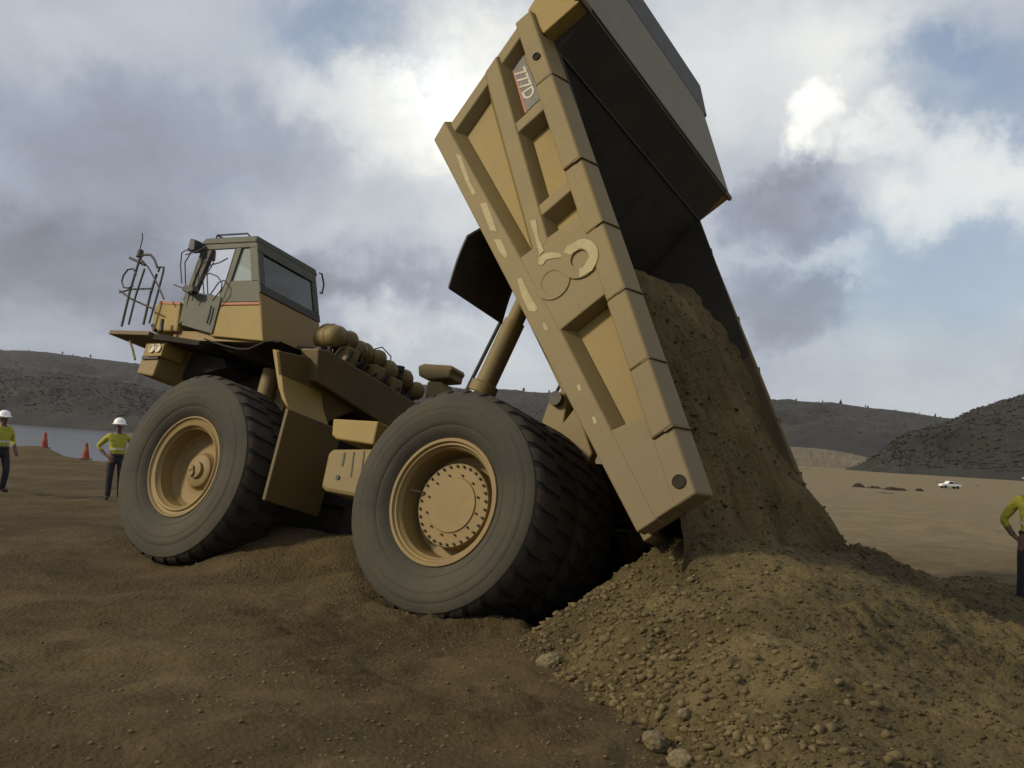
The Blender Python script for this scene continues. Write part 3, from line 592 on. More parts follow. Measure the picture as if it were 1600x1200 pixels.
# ---- chassis
for sg in (1, -1): MB().loft([(-1.0,.55*sg,1.75), (-1.0,.55*sg,2.35), (3.0,.55*sg,2.1), (6.6,.55*sg,2.1), (6.6,.55*sg,1.4), (3.0,.55*sg,1.3)], [(-1.0,.25*sg,1.75), (-1.0,.25*sg,2.35), (3.0,.25*sg,2.1), (6.6,.25*sg,2.1), (6.6,.25*sg,1.4), (3.0,.25*sg,1.3)]).out('frame_rail', SHADEBLK, truck, bevel=.02)
autosmooth(MB().lathe([(-2.3,.25), (-1.1,.30), (-.9,.45), (-.45,.55), (.45,.55), (.9,.45), (1.1,.30), (2.3,.25)], (0,0,1.35), (0,1,0), 28).out('rear_axle', DGREY, truck))
autosmooth(MB().lathe([(-2.05,.16), (2.05,.16)], (4.57,0,1.35), (0,1,0), 20).out('front_axle', DGREY, truck))
for sg in (1, -1): autosmooth(MB().lathe([(0,.17), (1.2,.17), (1.2,.13), (1.7,.13), (1.7,.001)], (4.55,1.32*sg,1.35), (.02,0,1), 20).out('suspension_strut', DUSTP, truck))
for sg in (1, -1): autosmooth(MB().lathe([(0,.14), (.9,.14), (.9,.11), (1.35,.11)], (-.75,.85*sg,1.5), (.36,0,.93), 18).out('rear_suspension_strut', DUSTP, truck))
for sg in (1, -1):
    MB().loft([(-.45,1.10*sg,1.7), (.10,1.10*sg,1.7), (-.10,1.10*sg,2.9), (-.16,1.10*sg,3.05), (-.30,1.10*sg,3.05), (-.36,1.10*sg,2.9)], [(-.45,.95*sg,1.7), (.10,.95*sg,1.7), (-.10,.95*sg,2.9), (-.16,.95*sg,3.05), (-.30,.95*sg,3.05), (-.36,.95*sg,2.9)]).out('pivot_bracket', DUSTP, truck, bevel=.02)
    MB().lathe([(-.05,.001), (-.05,.09), (.28,.09), (.28,.001)], (-.23,.9*sg,2.95), (0,1,0), 18).out('pivot_pin', DGREY, truck)
    MB().loft([(-.35,1.3*sg,2.4), (-.62,1.3*sg,2.85), (-.95,1.3*sg,2.3), (-.8,1.3*sg,1.8)], [(-.35,1.15*sg,2.4), (-.62,1.15*sg,2.85), (-.95,1.15*sg,2.3), (-.8,1.15*sg,1.8)]).out('body_bracket', DUSTP, truck, bevel=.02)
MB().box((4.4,-.85,1.5), (6.7,1.0,3.05)).out('engine_block', SHADEBLK, truck, bevel=.05)
MB().box((1.2,-1.0,.85), (3.3,.55,1.5)).out('belly_shade_box', SHADEBLK, truck, bevel=.1)  # added box, darkens the sunlit gap under the truck
MB().box((3.3,-.6,.9), (5.8,.5,1.45)).out('sump_guard', SHADEBLK, truck, bevel=.1)
MB().box((1.6,-.5,1.2), (4.2,.5,2.0)).out('transmission', SHADEBLK, truck, bevel=.06)
# ---- front platform, bumper, fender
MB().box((4.30,-2.3,3.245), (7.42,1.50,3.305)).out('deck_plate', DUSTP, truck, bevel=.012)
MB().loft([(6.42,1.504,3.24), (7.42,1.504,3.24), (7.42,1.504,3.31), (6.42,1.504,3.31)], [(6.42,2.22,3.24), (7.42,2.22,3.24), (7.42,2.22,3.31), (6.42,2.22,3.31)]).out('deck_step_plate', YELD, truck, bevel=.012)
MB().loft([(5.42,1.3,3.20), (6.40,1.3,3.20), (6.40,1.3,3.27), (5.42,1.3,3.27)], [(5.42,2.06,3.16), (6.40,2.16,3.20), (6.40,2.16,3.30), (5.42,2.06,3.24)]).out('door_step_plate', SHADEBLK, truck, bevel=.012)
bq = [(6.666,2.05,3.17), (6.159,2.05,3.213), (6.23,2.05,2.966), (6.269,2.05,2.65), (6.674,2.05,2.683), (6.663,2.05,2.962)]
MB().loft(bq, [(x, -2.05, z) for x, y, z in bq]).out('bumper', YEL, truck, bevel=.025)
hq = [(6.527,2.1,3.114), (6.145,2.1,3.155), (6.148,2.1,2.962), (6.462,2.1,2.941)]
hl = MB().loft(hq, [(x, 1.7, z) for x, y, z in hq]).out('headlight_box', YEL2, truck, bevel=.01)
for p in [(6.39,2.104,3.065), (6.243,2.104,3.079)]: autosmooth(MB().lathe([(0,.065), (.02,.065), (.02,.05), (.004,.045), (.004,.001)], p, (0,1,0), 18).out('headlight', LAMP, hl))
dq = [(6.619,2.08,2.953), (6.246,2.08,2.986), (6.234,2.08,2.925), (6.611,2.08,2.902)]
MB().loft(dq, [(x, 2.02, z) for x, y, z in dq]).out('bumper_strip', DGREY, truck)
MB().tube([(7.001,2.1,3.175), (6.878,2.1,3.052), (6.732,2.1,2.88)], .018, 8).out('bumper_brace', DUSTP, truck)
# fender arch above the front wheel
fa = [(5.354,2.05,3.262), (5.137,2.05,3.218), (4.866,2.05,3.167), (4.551,2.05,3.127), (4.341,2.05,3.133), (4.181,2.05,3.195), (4.049,2.05,3.255), (3.9,2.05,3.268), (3.768,2.05,3.252)]
fl = [(x, y, z) for x, y, z in fa]; n = len(fl)
V = fl+[(x, .9, z+.02) for x, y, z in fl]+[(x, y, z+.022) for x, y, z in fl]+[(x, .9, z+.042) for x, y, z in fl]
F = [(i, i+1, n+i+1, n+i) for i in range(n-1)]+[(2*n+i, 3*n+i, 3*n+i+1, 2*n+i+1) for i in range(n-1)]+[(i, 2*n+i, 2*n+i+1, i+1) for i in range(n-1)]+[(n+i, n+i+1, 3*n+i+1, 3*n+i) for i in range(n-1)]
mesh('fender', V, F, SHADEBLK, truck)
MB().loft([(6.45,1.55,3.22), (5.45,1.55,3.14), (5.3,1.55,3.0), (6.35,1.55,2.75)], [(6.45,.6,3.22), (5.45,.6,3.14), (5.3,.6,3.0), (6.35,.6,2.75)]).out('fender_liner', SHADEBLK, truck)
# platform box ahead of the door
gq = [(6.838,1.92,3.413), (6.198,1.92,3.414), (6.319,1.92,3.895), (6.83,1.92,3.916), (6.925,1.92,3.808)]
gb = MB().loft(gq, [(x, -.2, z) for x, y, z in gq]).out('hood_box', YEL2, truck, bevel=.03)
rq = [(6.815,1.93,3.912), (6.304,1.93,3.891), (6.301,1.93,3.849), (6.828,1.93,3.869)]
MB().loft(rq, [(x, 1.90, z) for x, y, z in rq]).out('red_stripe', REDS, gb)
# ---- cab
CY = 1.90
def side(P, y0, y1): return MB().loft([(x, y0, z) for x, y, z in P], [(x, y1, z) for x, y, z in P])
XR = lambda z: 4.27+.77*(z-3.32)/1.64          # the rear wall leans forward
cab = MB().loft([(XR(3.33)+.03,.62,3.31), (6.36,.62,3.31), (6.36,1.84,3.31), (XR(3.33)+.03,1.84,3.31)], [(XR(3.45)+.03,.62,3.45), (6.36,.62,3.45), (6.36,1.84,3.45), (XR(3.45)+.03,1.84,3.45)]).out('cab', YEL, truck)
MB().loft([(4.98,.56,4.86), (6.26,.56,4.86), (6.26,1.93,4.86), (4.98,1.93,4.86)], [(5.03,.6,4.98), (6.22,.6,4.98), (6.22,1.89,4.98), (5.03,1.89,4.98)]).out('roof', GREY, cab, bevel=.03)
def cpanel(name, P, mat, y0=1.85, y1=1.90, bev=.008): return side(P, y0, y1).out(name, mat, cab, bevel=bev)
cpanel('side_header', [(6.249,1.9,4.922), (5.034,1.9,4.918), (4.953,1.9,4.78), (5.109,1.9,4.785), (6.261,1.9,4.77)], GREY)
cpanel('rear_pillar', [(5.123,1.9,4.786), (4.953,1.9,4.78), (4.705,1.9,4.244), (4.87,1.9,4.246)], GREY)
cpanel('door_pillar', [(5.417,1.9,4.775), (5.291,1.9,4.781), (5.322,1.9,4.252), (5.382,1.9,3.873), (5.526,1.9,3.872), (5.443,1.9,4.233)], GREY, 1.86, 1.905)
cpanel('quarter_sill', [(5.317,1.9,4.242), (4.705,1.9,4.244), (4.564,1.9,3.914), (5.38,1.9,3.903)], GREY)
cpanel('red_stripe', [(5.378,1.9,3.898), (4.562,1.9,3.909), (4.545,1.9,3.864), (5.388,1.9,3.852)], REDS, 1.855, 1.905)
cpanel('yellow_side_panel', [(5.386,1.9,3.847), (4.543,1.9,3.859), (4.267,1.9,3.313), (5.43,1.9,3.365)], YEL2, 1.85, 1.9, .015)
cpanel('front_pillar', [(6.23,1.9,4.769), (6.107,1.9,4.765), (6.21,1.9,4.083), (6.141,1.9,3.609), (6.231,1.9,3.535), (6.293,1.9,4.062)], GREY)
door = cpanel('door', [(6.143,1.92,4.053), (5.402,1.92,3.977), (5.374,1.92,3.389), (6.138,1.92,3.519)], GREY, 1.86, 1.925, .012)
cpanel('door_front_frame', [(6.049,1.92,4.754), (5.942,1.92,4.751), (6.056,1.92,4.063), (6.132,1.92,4.063)], DGREY, 1.87, 1.92)
MB().tube([(5.521,1.96,3.818), (5.505,1.96,3.675), (5.507,1.96,3.543)], .015, 8).out('door_handle', BLK, door)
def pane(P, y, name, par=cab, m=GLASS): return mesh(name, [(x, y, z) for x, yy, z in P], [tuple(range(len(P)))], m, par)
pane([(6.001,1.88,4.781), (5.443,1.88,4.785), (5.455,1.88,4.241), (5.473,1.88,4.004), (6.127,1.88,4.08)], 1.88, 'door_window', cab, GLASS_B)
pane([(5.33,1.87,4.796), (5.143,1.87,4.79), (4.907,1.87,4.259), (5.356,1.87,4.255)], 1.87, 'quarter_window', cab, GLASS_P); pane([(6.148,1.87,4.78), (6.102,1.87,4.778), (6.191,1.87,4.095), (6.268,1.87,4.095)], 1.87, 'vent_window')
MB().tube([(5.474,1.9,4.026), (5.428,1.9,4.233), (5.417,1.9,4.775)], .012, 6).out('window_seal', BLK, cab)
# rear wall of the cab
def rw(y, z, off=0.0): return (XR(z)-off, y, z)
def rpanel(name, P, mat, t=.05, off=0.0, bev=.01): return MB().loft([rw(y, z, off) for y, z in P], [rw(y, z, off-t) for y, z in P]).out(name, mat, cab, bevel=bev)
rpanel('rear_lower_panel', [(.62,3.33), (1.895,3.33), (1.895,4.06), (.62,4.06)], YEL, bev=.02)
rpanel('rear_sill', [(.61,4.065), (1.897,4.065), (1.897,4.20), (.61,4.20)], DGREY, .05, .012)
rpanel('rear_header', [(.61,4.72), (1.897,4.72), (1.897,4.90), (.61,4.90)], GREY, .05, .008)
rpanel('rear_post', [(1.78,4.205), (1.897,4.205), (1.897,4.715), (1.78,4.715)], GREY, .05, .008); rpanel('rear_post', [(.61,4.205), (.72,4.205), (.72,4.715), (.61,4.715)], GREY, .05, .008)
mesh('rear_window', [rw(.72,4.2,-.02), rw(1.78,4.2,-.02), rw(1.78,4.72,-.02), rw(.72,4.72,-.02)], [(0,1,2,3)], GLASS_D, cab)
MB().box((5.0,.60,3.45), (6.3,.64,4.10)).out('right_side_panel', YEL, cab); mesh('right_window', [(5.1,.62,4.10), (6.25,.62,4.10), (6.2,.62,4.86), (5.2,.62,4.86)], [(0,1,2,3)], GLASS, cab)
MB().box((6.30,.64,3.45), (6.35,1.85,3.98)).out('cab_front_panel', YEL, cab); mesh('windscreen', [(6.32,.64,3.98), (6.32,1.85,3.98), (6.22,1.85,4.86), (6.22,.64,4.86)], [(0,1,2,3)], GLASS, cab)
for y in (.62, 1.84): MB().tube([(6.33,y,3.95), (6.22,y,4.87)], .035, 8).out('windscreen_post', GREY, cab)
MB().box((5.0,1.0,3.5), (5.55,1.5,3.8)).box((4.95,1.0,3.8), (5.1,1.5,4.45)).out('seat', BLK, cab, bevel=.05)
MB().tube([(5.85+.0,1.25+.2*math.cos(t),4.02+.17*math.sin(t)) for t in np.linspace(0, 2*math.pi, 25)], .016, 8).tube([(6.2,1.25,3.7), (5.86,1.25,4.02)], .03, 8).out('steering_wheel', BLK, cab)
MB().tube([(6.15,1.75,5.0), (6.15,1.75,5.09), (5.45,1.75,5.09), (5.3,1.75,4.99)], .014, 8).tube([(6.15,.8,5.0), (6.15,.8,5.09), (6.15,1.75,5.09)], .014, 8).out('roof_rail', BLK, cab)
MB().tube([(4.35,1.138,4.672), (4.35,1.085,4.684), (4.35,0.99,4.545), (4.35,0.981,4.403), (4.35,1.025,4.406)], .014, 8).out('rear_grab_handle', BLK, cab)
# grab loop, mirrors and railings on the platform
MB().tube([(5.916,2.02,3.876), (5.916,2.02,4.084), (5.796,2.02,4.291), (5.691,2.02,4.321), (5.493,2.02,4.266), (5.349,2.02,4.161), (5.322,2.02,4.059), (5.447,2.02,3.876)], .010, 8).out('grab_rail', BLK, truck)
mir = MB().loft([(6.301,2.1,4.886), (6.168,2.1,4.86), (6.119,2.1,4.676), (6.284,2.1,4.67)], [(x+.02, y-.16, z+.02) for x, y, z in [(6.301,2.1,4.886), (6.168,2.1,4.86), (6.119,2.1,4.676), (6.284,2.1,4.67)]]).out('mirror', BLK, truck, bevel=.02)
mm = MB()
for P in ([(6.173,2.1,4.137), (6.33,2.1,4.426), (6.395,2.1,4.642), (6.241,2.1,4.712)], [(6.068,2.1,4.105), (6.246,2.1,4.477), (6.161,2.1,4.667)], [(6.287,2.1,4.606), (6.008,2.1,4.662), (5.858,2.1,4.731)], [(6.343,2.1,4.108), (6.121,2.1,4.053), (5.859,2.1,3.968)]): mm.tube(P, .010, 7)
mm.out('mirror_arm', BLK, mir)
MB().loft([(6.111,2.12,4.086), (5.894,2.12,4.105), (5.819,2.12,4.001), (5.951,2.12,3.96), (6.109,2.12,4.013)], [(x, y-.12, z) for x, y, z in [(6.111,2.12,4.086), (5.894,2.12,4.105), (5.819,2.12,4.001), (5.951,2.12,3.96), (6.109,2.12,4.013)]]).out('work_lamp', DGREY, truck, bevel=.02)
def rail(P, y, r=.017): MB().tube([(x, y, z) for x, yy, z in P], r, 8).out('handrail', DGREY, truck)
rail([(7.252,2.15,3.395), (7.324,2.15,3.988), (7.336,2.15,4.57), (7.257,2.15,4.612), (7.092,2.15,4.607), (6.958,2.15,4.527), (6.811,2.15,4.382)], 2.15, .02); rail([(7.088,2.15,3.43), (7.139,2.15,3.911), (7.126,2.15,4.367)], 2.15)
rail([(6.945,2,3.488), (7.003,2,3.993), (7.002,2,4.341)], 2.0, .02); rail([(6.811,2,3.511), (6.826,2,3.992), (6.855,2,4.371), (6.874,2,4.448), (6.976,2,4.461), (6.984,2,4.374)], 2.0)
rail([(7.709,2.08,4.03), (7.337,2.08,3.885), (6.69,2.08,3.715)], 2.08, .015); rail([(7.692,2.08,3.996), (7.432,2.08,4.05), (6.928,2.08,4.057)], 2.08, .015)
rail([(7.48,2.08,4.605), (7.145,2.08,4.419), (6.838,2.08,4.175), (6.516,2.08,3.884)], 2.08, .014); rail([(7.681,2.1,4.59), (7.506,2.1,4.541), (7.234,2.1,4.457)], 2.1, .022)
MB().tube([(x, 2.2, z) for x, y, z in [(7.222,2.2,4.26), (7.347,2.2,4.35), (7.476,2.2,4.341), (7.546,2.2,4.243), (7.542,2.2,4.133), (7.444,2.2,4.034), (7.305,2.2,4.022), (7.21,2.2,4.064)]]+[], .014, 8).out('mirror_hoop', DGREY, truck)
al = MB().tube([(7.37,2.15,4.571), (7.411,2.15,4.728), (7.429,2.15,4.908), (7.489,2.15,5)], .009, 6).out('antenna', BLK, truck)
autosmooth(MB().lathe([(0,.05), (.10,.05), (.13,.035), (.13,.001)], [(7.37,2.15,4.571)][0], (0,0,1), 14).out('beacon', DGREY, truck))
rail([(6.385,2.05,3.373), (6.426,2.05,3.497), (6.438,2.05,3.56)], 2.05, .03); rail([(6.528,2.05,3.381), (6.644,2.05,3.463)], 2.05, .03)
# ---- behind the cab: support post, guard plate, tanks, cross beam, canisters
sp = [(3.929,2,3.172), (3.784,2,3.158), (3.481,2,2.575), (3.295,2,2.336), (3.478,2,2.467), (3.616,2,2.64)]
MB().loft(sp, [(x+.0, 1.2, z+.0) for x, y, z in sp]).out('cab_support', YEL2, truck, bevel=.015)
sq = [(3.6,2.159,3.099), (3.6,1.391,3.232), (3.6,1.339,2.982), (3.6,0.382,2.79), (3.6,0.85,2.509), (3.6,0.995,2.344), (3.6,1.692,2.361), (3.6,1.892,2.602)]
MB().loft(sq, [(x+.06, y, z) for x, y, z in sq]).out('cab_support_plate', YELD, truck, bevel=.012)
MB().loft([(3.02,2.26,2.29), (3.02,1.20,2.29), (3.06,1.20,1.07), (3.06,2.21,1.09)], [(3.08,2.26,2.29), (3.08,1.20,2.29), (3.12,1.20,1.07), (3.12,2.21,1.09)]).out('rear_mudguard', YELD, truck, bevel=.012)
bx = [(2.271,2.2,2.227), (1.525,2.2,2.247), (1.514,2.2,1.952), (2.131,2.2,1.973), (2.221,2.2,2.015)]
MB().loft(bx, [(x, 1.35, z) for x, y, z in bx]).out('battery_box', YEL2, truck, bevel=.02)
tk = [(2.263,2.15,1.811), (2.192,2.15,1.858), (1.397,2.15,1.935), (1.31,2.15,1.396), (1.584,2.15,1.303), (2.138,2.15,1.32), (2.238,2.15,1.357)]
tank = MB().loft(tk, [(x, 1.1, z) for x, y, z in tk]).out('fuel_tank', DUSTP, truck, bevel=.05)
for a, b_ in ((540, 706), (556, 705), (570, 704)):
    q = [p for p in ([(1.992,2.156,1.825), (1.96,2.156,1.828), (1.947,2.156,1.659), (1.978,2.156,1.656)] if a == 540 else [(1.839,2.156,1.847), (1.819,2.156,1.848), (1.771,2.156,1.541), (1.791,2.156,1.539)] if a == 556 else [(1.679,2.156,1.869), (1.659,2.156,1.871), (1.588,2.156,1.395), (1.608,2.156,1.393)])]
    MB().loft(q, [(x, 2.14, z) for x, y, z in q]).out('tank_strap', DGREY, tank)
MB().lathe([(0,.03), (.012,.03), (.012,.001)], [(1.985,2.154,1.512)][0], (0,1,0), 12).out('drain_plug', BLK, tank)
cb = [(3.45,1.611,3.322), (3.45,1.401,3.367), (3.45,-0.778,3.225), (3.45,-0.759,2.61), (3.45,-0.083,2.693), (3.45,1.5,2.881)]
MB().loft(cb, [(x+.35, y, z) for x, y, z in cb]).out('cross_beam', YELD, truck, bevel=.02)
for k, (px, r) in enumerate(zip([(3.75,1.023,3.758), (3.75,0.852,3.76), (3.75,0.667,3.736), (3.75,0.459,3.738), (3.75,0.218,3.708), (3.75,-0.036,3.701), (3.75,-0.293,3.661), (3.75,-0.535,3.634), (3.75,-0.786,3.596), (3.75,-1.044,3.558)], (.165, .16, .16, .145, .17, .14, .165, .15, .16, .15))):
    L = .50-.06*(k % 3); cn = autosmooth(MB().lathe([(-.02,.001), (.0,r*.55), (.05,r*.9), (.10,r), (.20,r), (.21,r*1.06), (.25,r*1.06), (.26,r), (L-.1,r), (L-.04,r*.85), (L,.001)], Vector(px)+Vector((.06*((k*5)%3-1),0,.03*((k*7)%3-1))), (1,.12*((k*3)%5-2)/2,.12*((k*2)%3-1)), 22).out('air_canister', DUSTP, truck), 40)
    MB().tube([Vector(px)+Vector((.1,0,-r)), Vector(px)+Vector((.12,-.05,-r-.3))], .04, 8).out('pipe', DGREY, cn)
MB().box((3.85,-.9,2.95), (4.6,1.2,3.5)).out('hydraulic_block', DGREY, truck, bevel=.04)
hz = MB()
for a, b_, c_ in ((598,548,1.6),): hz.tube([(3.9,1.1-.6*c_,3.8), (3.85,.9-.6*c_,4.02-.06*c_), (3.85,.65-.6*c_,3.95-.06*c_), (3.9,.55-.6*c_,3.7)], .010, 7)
for k in range(9):
    y0 = 1.1-.2*k; hz.tube([(3.72-.05*(k%2), y0, 3.25), (3.62-.06*(k%3), y0-.06, 3.52+.05*(k%2)-.03*k), (3.75, y0-.25, 3.62-.035*k), (3.9, y0-.42, 3.40-.02*k)], .018+.006*(k%3), 7)
hz.out('hydraulic_hose', BLK, truck)
for k, yy in enumerate((.75, .1, -.35)): MB().box((3.62, yy-.14, 3.32-.05*k), (3.95, yy+.12, 3.62-.06*k)).out('valve_block', DUSTP, truck, bevel=.025)
MB().tube([(3.8,-.55,3.5), (3.8,-.55,3.72)], .025, 8).lathe([(0,.001), (0,.06), (.09,.06), (.09,.001)], (3.8,-.55,3.68), (0,0,1), 12).out('breather_cap', BLK, truck)
rt = [(4.201,-1.8,4.05), (4.089,-1.8,4.101), (3.495,-1.8,4.092), (3.45,-1.8,4.026), (3.491,-1.8,3.978), (3.488,-1.8,3.865), (3.912,-1.8,3.821), (4.138,-1.8,3.878)]
rr_ = MB().loft(rt, [(x, -1.4, z) for x, y, z in rt]).out('right_side_tank', DUSTP, truck, bevel=.05)
rs = [(3.913,-1.7,3.789), (3.614,-1.7,3.793), (3.464,-1.7,3.543), (3.885,-1.7,3.495)]
MB().loft(rs, [(x, -1.4, z) for x, y, z in rs]).out('tank_stand', DUSTP, truck, bevel=.02)

# ------------------------------------------------------------------ the spoil in the body and the heap on the ground
def h_load(s, y):
    c = np.interp(s, [-1.2,0,.2,.96,2.24,3.2,3.9,4.6,5.2], [.05,.33,.37,.56,.83,.97,1.05,.95,.5])
    top = 4.75-.40*y                                     # the load's upper end runs aslant from wall to wall
    edge = ss(-.55, 1.15, top-s+.10*np.sin(y*3.1))**1.3
    c = c-.05*(y/2.3)**2-.03*y+.05
    return c*edge+.04
sv = np.linspace(-1.35, 5.3, 300); yv = np.linspace(-2.36, 2.32, 200)
S, YY = np.meshgrid(sv, yv); Wd = h_load(S, YY)+fbm(S*.55, YY*3.0, 4, 61)*.13+fbm(S*1.0, YY*9.0, 3, 63)*.05+fbm(S*3.2, YY*7, 3, 66)*.05+(clods(S*.45, YY, .13, 151)*.035+clods(S*.5, YY, .26, 161)*.035)*ss(-.15, .3, fbm(S*.8, YY*2.2, 3, 162))
fl_ = ss(0.1, -1.3, S)
rt_ = ss(-1.2, -2.2, YY); low = ss(1.9, .5, S)                      # it has spilled over the right-hand rail near the tail
Ys = YY-rt_*ss(1.0, -.9, S)*1.45+.18*fl_*ss(.5, 2.2, YY)
Wd = Wd*(1-rt_*low)+(rt_*low)*(.86+.19*S-.95*ss(.1, -1.2, S)+fbm(S*2.1, YY*3, 3, 69)*.06)
Wd = Wd-fl_*ss(.9, 2.2, YY)*.45
P = np.stack([BD.x+BU.x*S+BW.x*Wd, Ys, BD.z+BU.z*S+BW.z*Wd], -1)
M4 = np.array(truck.matrix_world); Pw = P@M4[:3, :3].T+M4[:3, 3]
tag(grid_mesh('dirt_load', Pw[..., 0], Pw[..., 1], Pw[..., 2], LOADM), 'brown spoil sliding out of the raised dump body', 'dirt load')

PP = [(0.311,8.9,0.068), (0.554,9.3,0.212), (0.918,9.45,0.451), (1.355,9.6,0.733), (1.566,9.6,0.895), (1.963,9.9,1.042), (2.628,10.6,0.875), (3.488,11.5,0.864), (4.445,12.5,0.814), (5.013,12.9,0.673), (5.397,12.8,0.558), (5.55,12.2,0.396), (6.913,14,0.329), (5.889,11.6,0.239)]
PP += [(0.296,9.185,-0.06), (0.395,8.63,-0.04), (0.519,8.293,-0.05), (0.656,7.583,-0.05), (0.825,7.081,-0.05), (0.989,6.602,-0.05), (1.132,6.185,-0.05), (1.191,5.762,-0.05)]
PP += [(0.849,8.552,0.25), (1.15,7.998,0.5), (1.732,8.933,0.72), (1.49,7.565,0.4), (1.215,6.746,0.2), (1.827,7.582,0.66), (1.616,6.627,0.38), (1.486,6.037,0.2), (2.519,8.254,0.75), (2.716,8.023,0.64), (2.347,6.895,0.45), (2.093,6.116,0.33), (3.43,8.495,0.55), (2.854,7.034,0.36), (3.173,7.969,0.42), (1.557,5.565,0.16), (1.854,5.383,0.2), (2.325,5.517,0.22), (3.123,6.626,0.3), (3.277,6.416,0.24), (4.428,8.374,0.2), (6.14,11.491,0.05), (3.01,5.597,0.2), (4.39,9.351,0.28), (5.141,11.447,0.22)]
PP += [(1.5,10.8,-.5), (2.7,12.2,-.1), (3.6,13.3,-.1), (4.6,14.4,-.1), (.2,9.9,-.3), (5.9,15.2,-.15), (7.3,15.6,-.2), (8.2,13.0,-.15), (-.4,9.3,-.3), (-.3,7.8,-.4), (.2,6.3,-.4), (.3,4.9,-.4), (9,9.5,-.2), (8.5,6.5,-.2), (6.8,3.8,-.1), (2.0,3.6,-.1), (4.2,3.3,-.1), (-1,10.4,-.4), (9.2,15,-.5)]
PR = RBF(PP)
def pile_h(x, y):
    z = PR(x, y)
    z = z+fbm(x*1.1, y*1.1, 4, 71)*.10*ss(-.1, .25, z)
    lum = fbm(x*.7+3, y*.7, 3, 77); z = z+lum*.13*ss(4.2, 6, x)*ss(9, 11, y)
    return z
xs = np.linspace(-1.0, 9.4, 500); ys = np.concatenate([np.linspace(3.2, 9.8, 330), np.linspace(9.84, 15.8, 160)]); Xp, Yp = np.meshgrid(xs, ys)
Zp = pile_h(Xp, Yp); base = Zp.copy()
cv_ = .25+.6*ss(-.3, .4, fbm(Xp*.6, Yp*.6, 3, 88))
Zp = Zp+fbm(Xp*3.2, Yp*3.2, 4, 81, .6)*.06+(clods(Xp, Yp, .24, 121)*.10+clods(Xp, Yp, .13, 131)*.09+clods(Xp, Yp, .085, 141)*.05)*cv_
edge = ss(0, .6, np.minimum(np.minimum(Xp+1.0, 9.4-Xp), np.minimum(Yp-3.2, 15.8-Yp)))
Zp = Zp*edge-.5*(1-edge)
HX, HY, HZ = xs, ys, Zp
tag(grid_mesh('dirt_heap', Xp, Yp, Zp, PILEM), 'wide heap of tan gravelly spoil below the dump body tail', 'dirt heap')

# stones ----------------------------------------------------------------
def stone_mesh(seed, sub=1):
    bm = bmesh.new(); bmesh.ops.create_icosphere(bm, subdivisions=sub, radius=1); rnd = random.Random(seed)
    ax = [Vector((rnd.gauss(0,1), rnd.gauss(0,1), rnd.gauss(0,1))).normalized() for _ in range(9)]; cut = [rnd.uniform(.55, .95) for _ in ax]
    for v in bm.verts:
        for a, c in zip(ax, cut):
            d = v.co.dot(a)
            if d > c: v.co -= a*(d-c)
        v.co *= rnd.uniform(.9, 1.08); v.co.z *= .72; v.co.x *= 1.15
    me = bpy.data.meshes.new('stone'); bm.to_mesh(me); bm.free(); me.materials.append(STONE if sub == 1 else BOULD); return me
SM = [stone_mesh(i) for i in range(8)]; BIG = [stone_mesh(30+i, 3) for i in range(5)]
def sample(ax, ay, az, x, y):
    i = np.clip(np.searchsorted(ax, x)-1, 0, len(ax)-2); j = np.clip(np.searchsorted(ay, y)-1, 0, len(ay)-2)
    u = np.clip((x-ax[i])/(ax[i+1]-ax[i]), 0, 1); v = np.clip((y-ay[j])/(ay[j+1]-ay[j]), 0, 1)
    return (az[j, i]*(1-u)+az[j, i+1]*u)*(1-v)+(az[j+1, i]*(1-u)+az[j+1, i+1]*u)*v
def surf(x, y):
    x = np.asarray(x, float); y = np.asarray(y, float)
    return np.maximum(sample(GX, GY, GZ, x, y), sample(HX, HY, HZ, x, y))
def gravel(name, n, fx, smin, smax, pw, mat, seed, keep, pts=None):
    rs = np.random.RandomState(seed); T = []
    for k in range(6):
        v = np.array([(0,0,1),(.894,0,.447),(.276,.851,.447),(-.724,.526,.447),(-.724,-.526,.447),(.276,-.851,.447),(.724,.526,-.447),(-.276,.851,-.447),(-.894,0,-.447),(-.276,-.851,-.447),(.724,-.526,-.447),(0,0,-1)])
        T.append(v*rs.uniform(.5, 1.35, (12, 1))*np.array([1.2, .9, .7]))
    Fi = np.array([(0,1,2),(0,2,3),(0,3,4),(0,4,5),(0,5,1),(1,6,2),(2,7,3),(3,8,4),(4,9,5),(5,10,1),(2,6,7),(3,7,8),(4,8,9),(5,9,10),(1,10,6),(11,7,6),(11,8,7),(11,9,8),(11,10,9),(11,6,10)])
    if pts is not None: x, y, z = pts.T; n = len(x)
    else: x, y = fx(rs, n); ok = keep(x, y, rs); x, y = x[ok], y[ok]; n = len(x); z = surf(x, y)
    s = smin+(smax-smin)*rs.random_sample(n)**pw; a = rs.uniform(0, 6.28, n); tt = rs.randint(0, 6, n)
    V = np.array(T)[tt]*s[:, None, None]; ca, sa = np.cos(a)[:, None], np.sin(a)[:, None]
    Vx = V[..., 0]*ca-V[..., 1]*sa+x[:, None]; Vy = V[..., 0]*sa+V[..., 1]*ca+y[:, None]; Vz = V[..., 2]+(z+s*.22)[:, None]
    VV = np.stack([Vx, Vy, Vz], -1).reshape(-1, 3); FF = (Fi[None]+12*np.arange(n)[:, None, None]).reshape(-1, 3)
    me = bpy.data.meshes.new(name); me.vertices.add(len(VV)); me.vertices.foreach_set('co', VV.ravel())
    me.loops.add(FF.size); me.loops.foreach_set('vertex_index', FF.ravel().astype(np.int32)); me.polygons.add(len(FF)); me.polygons.foreach_set('loop_start', np.arange(0, FF.size, 3, dtype=np.int32))
    me.update(calc_edges=True); return tag(link(name, me, mat), kind='stuff')
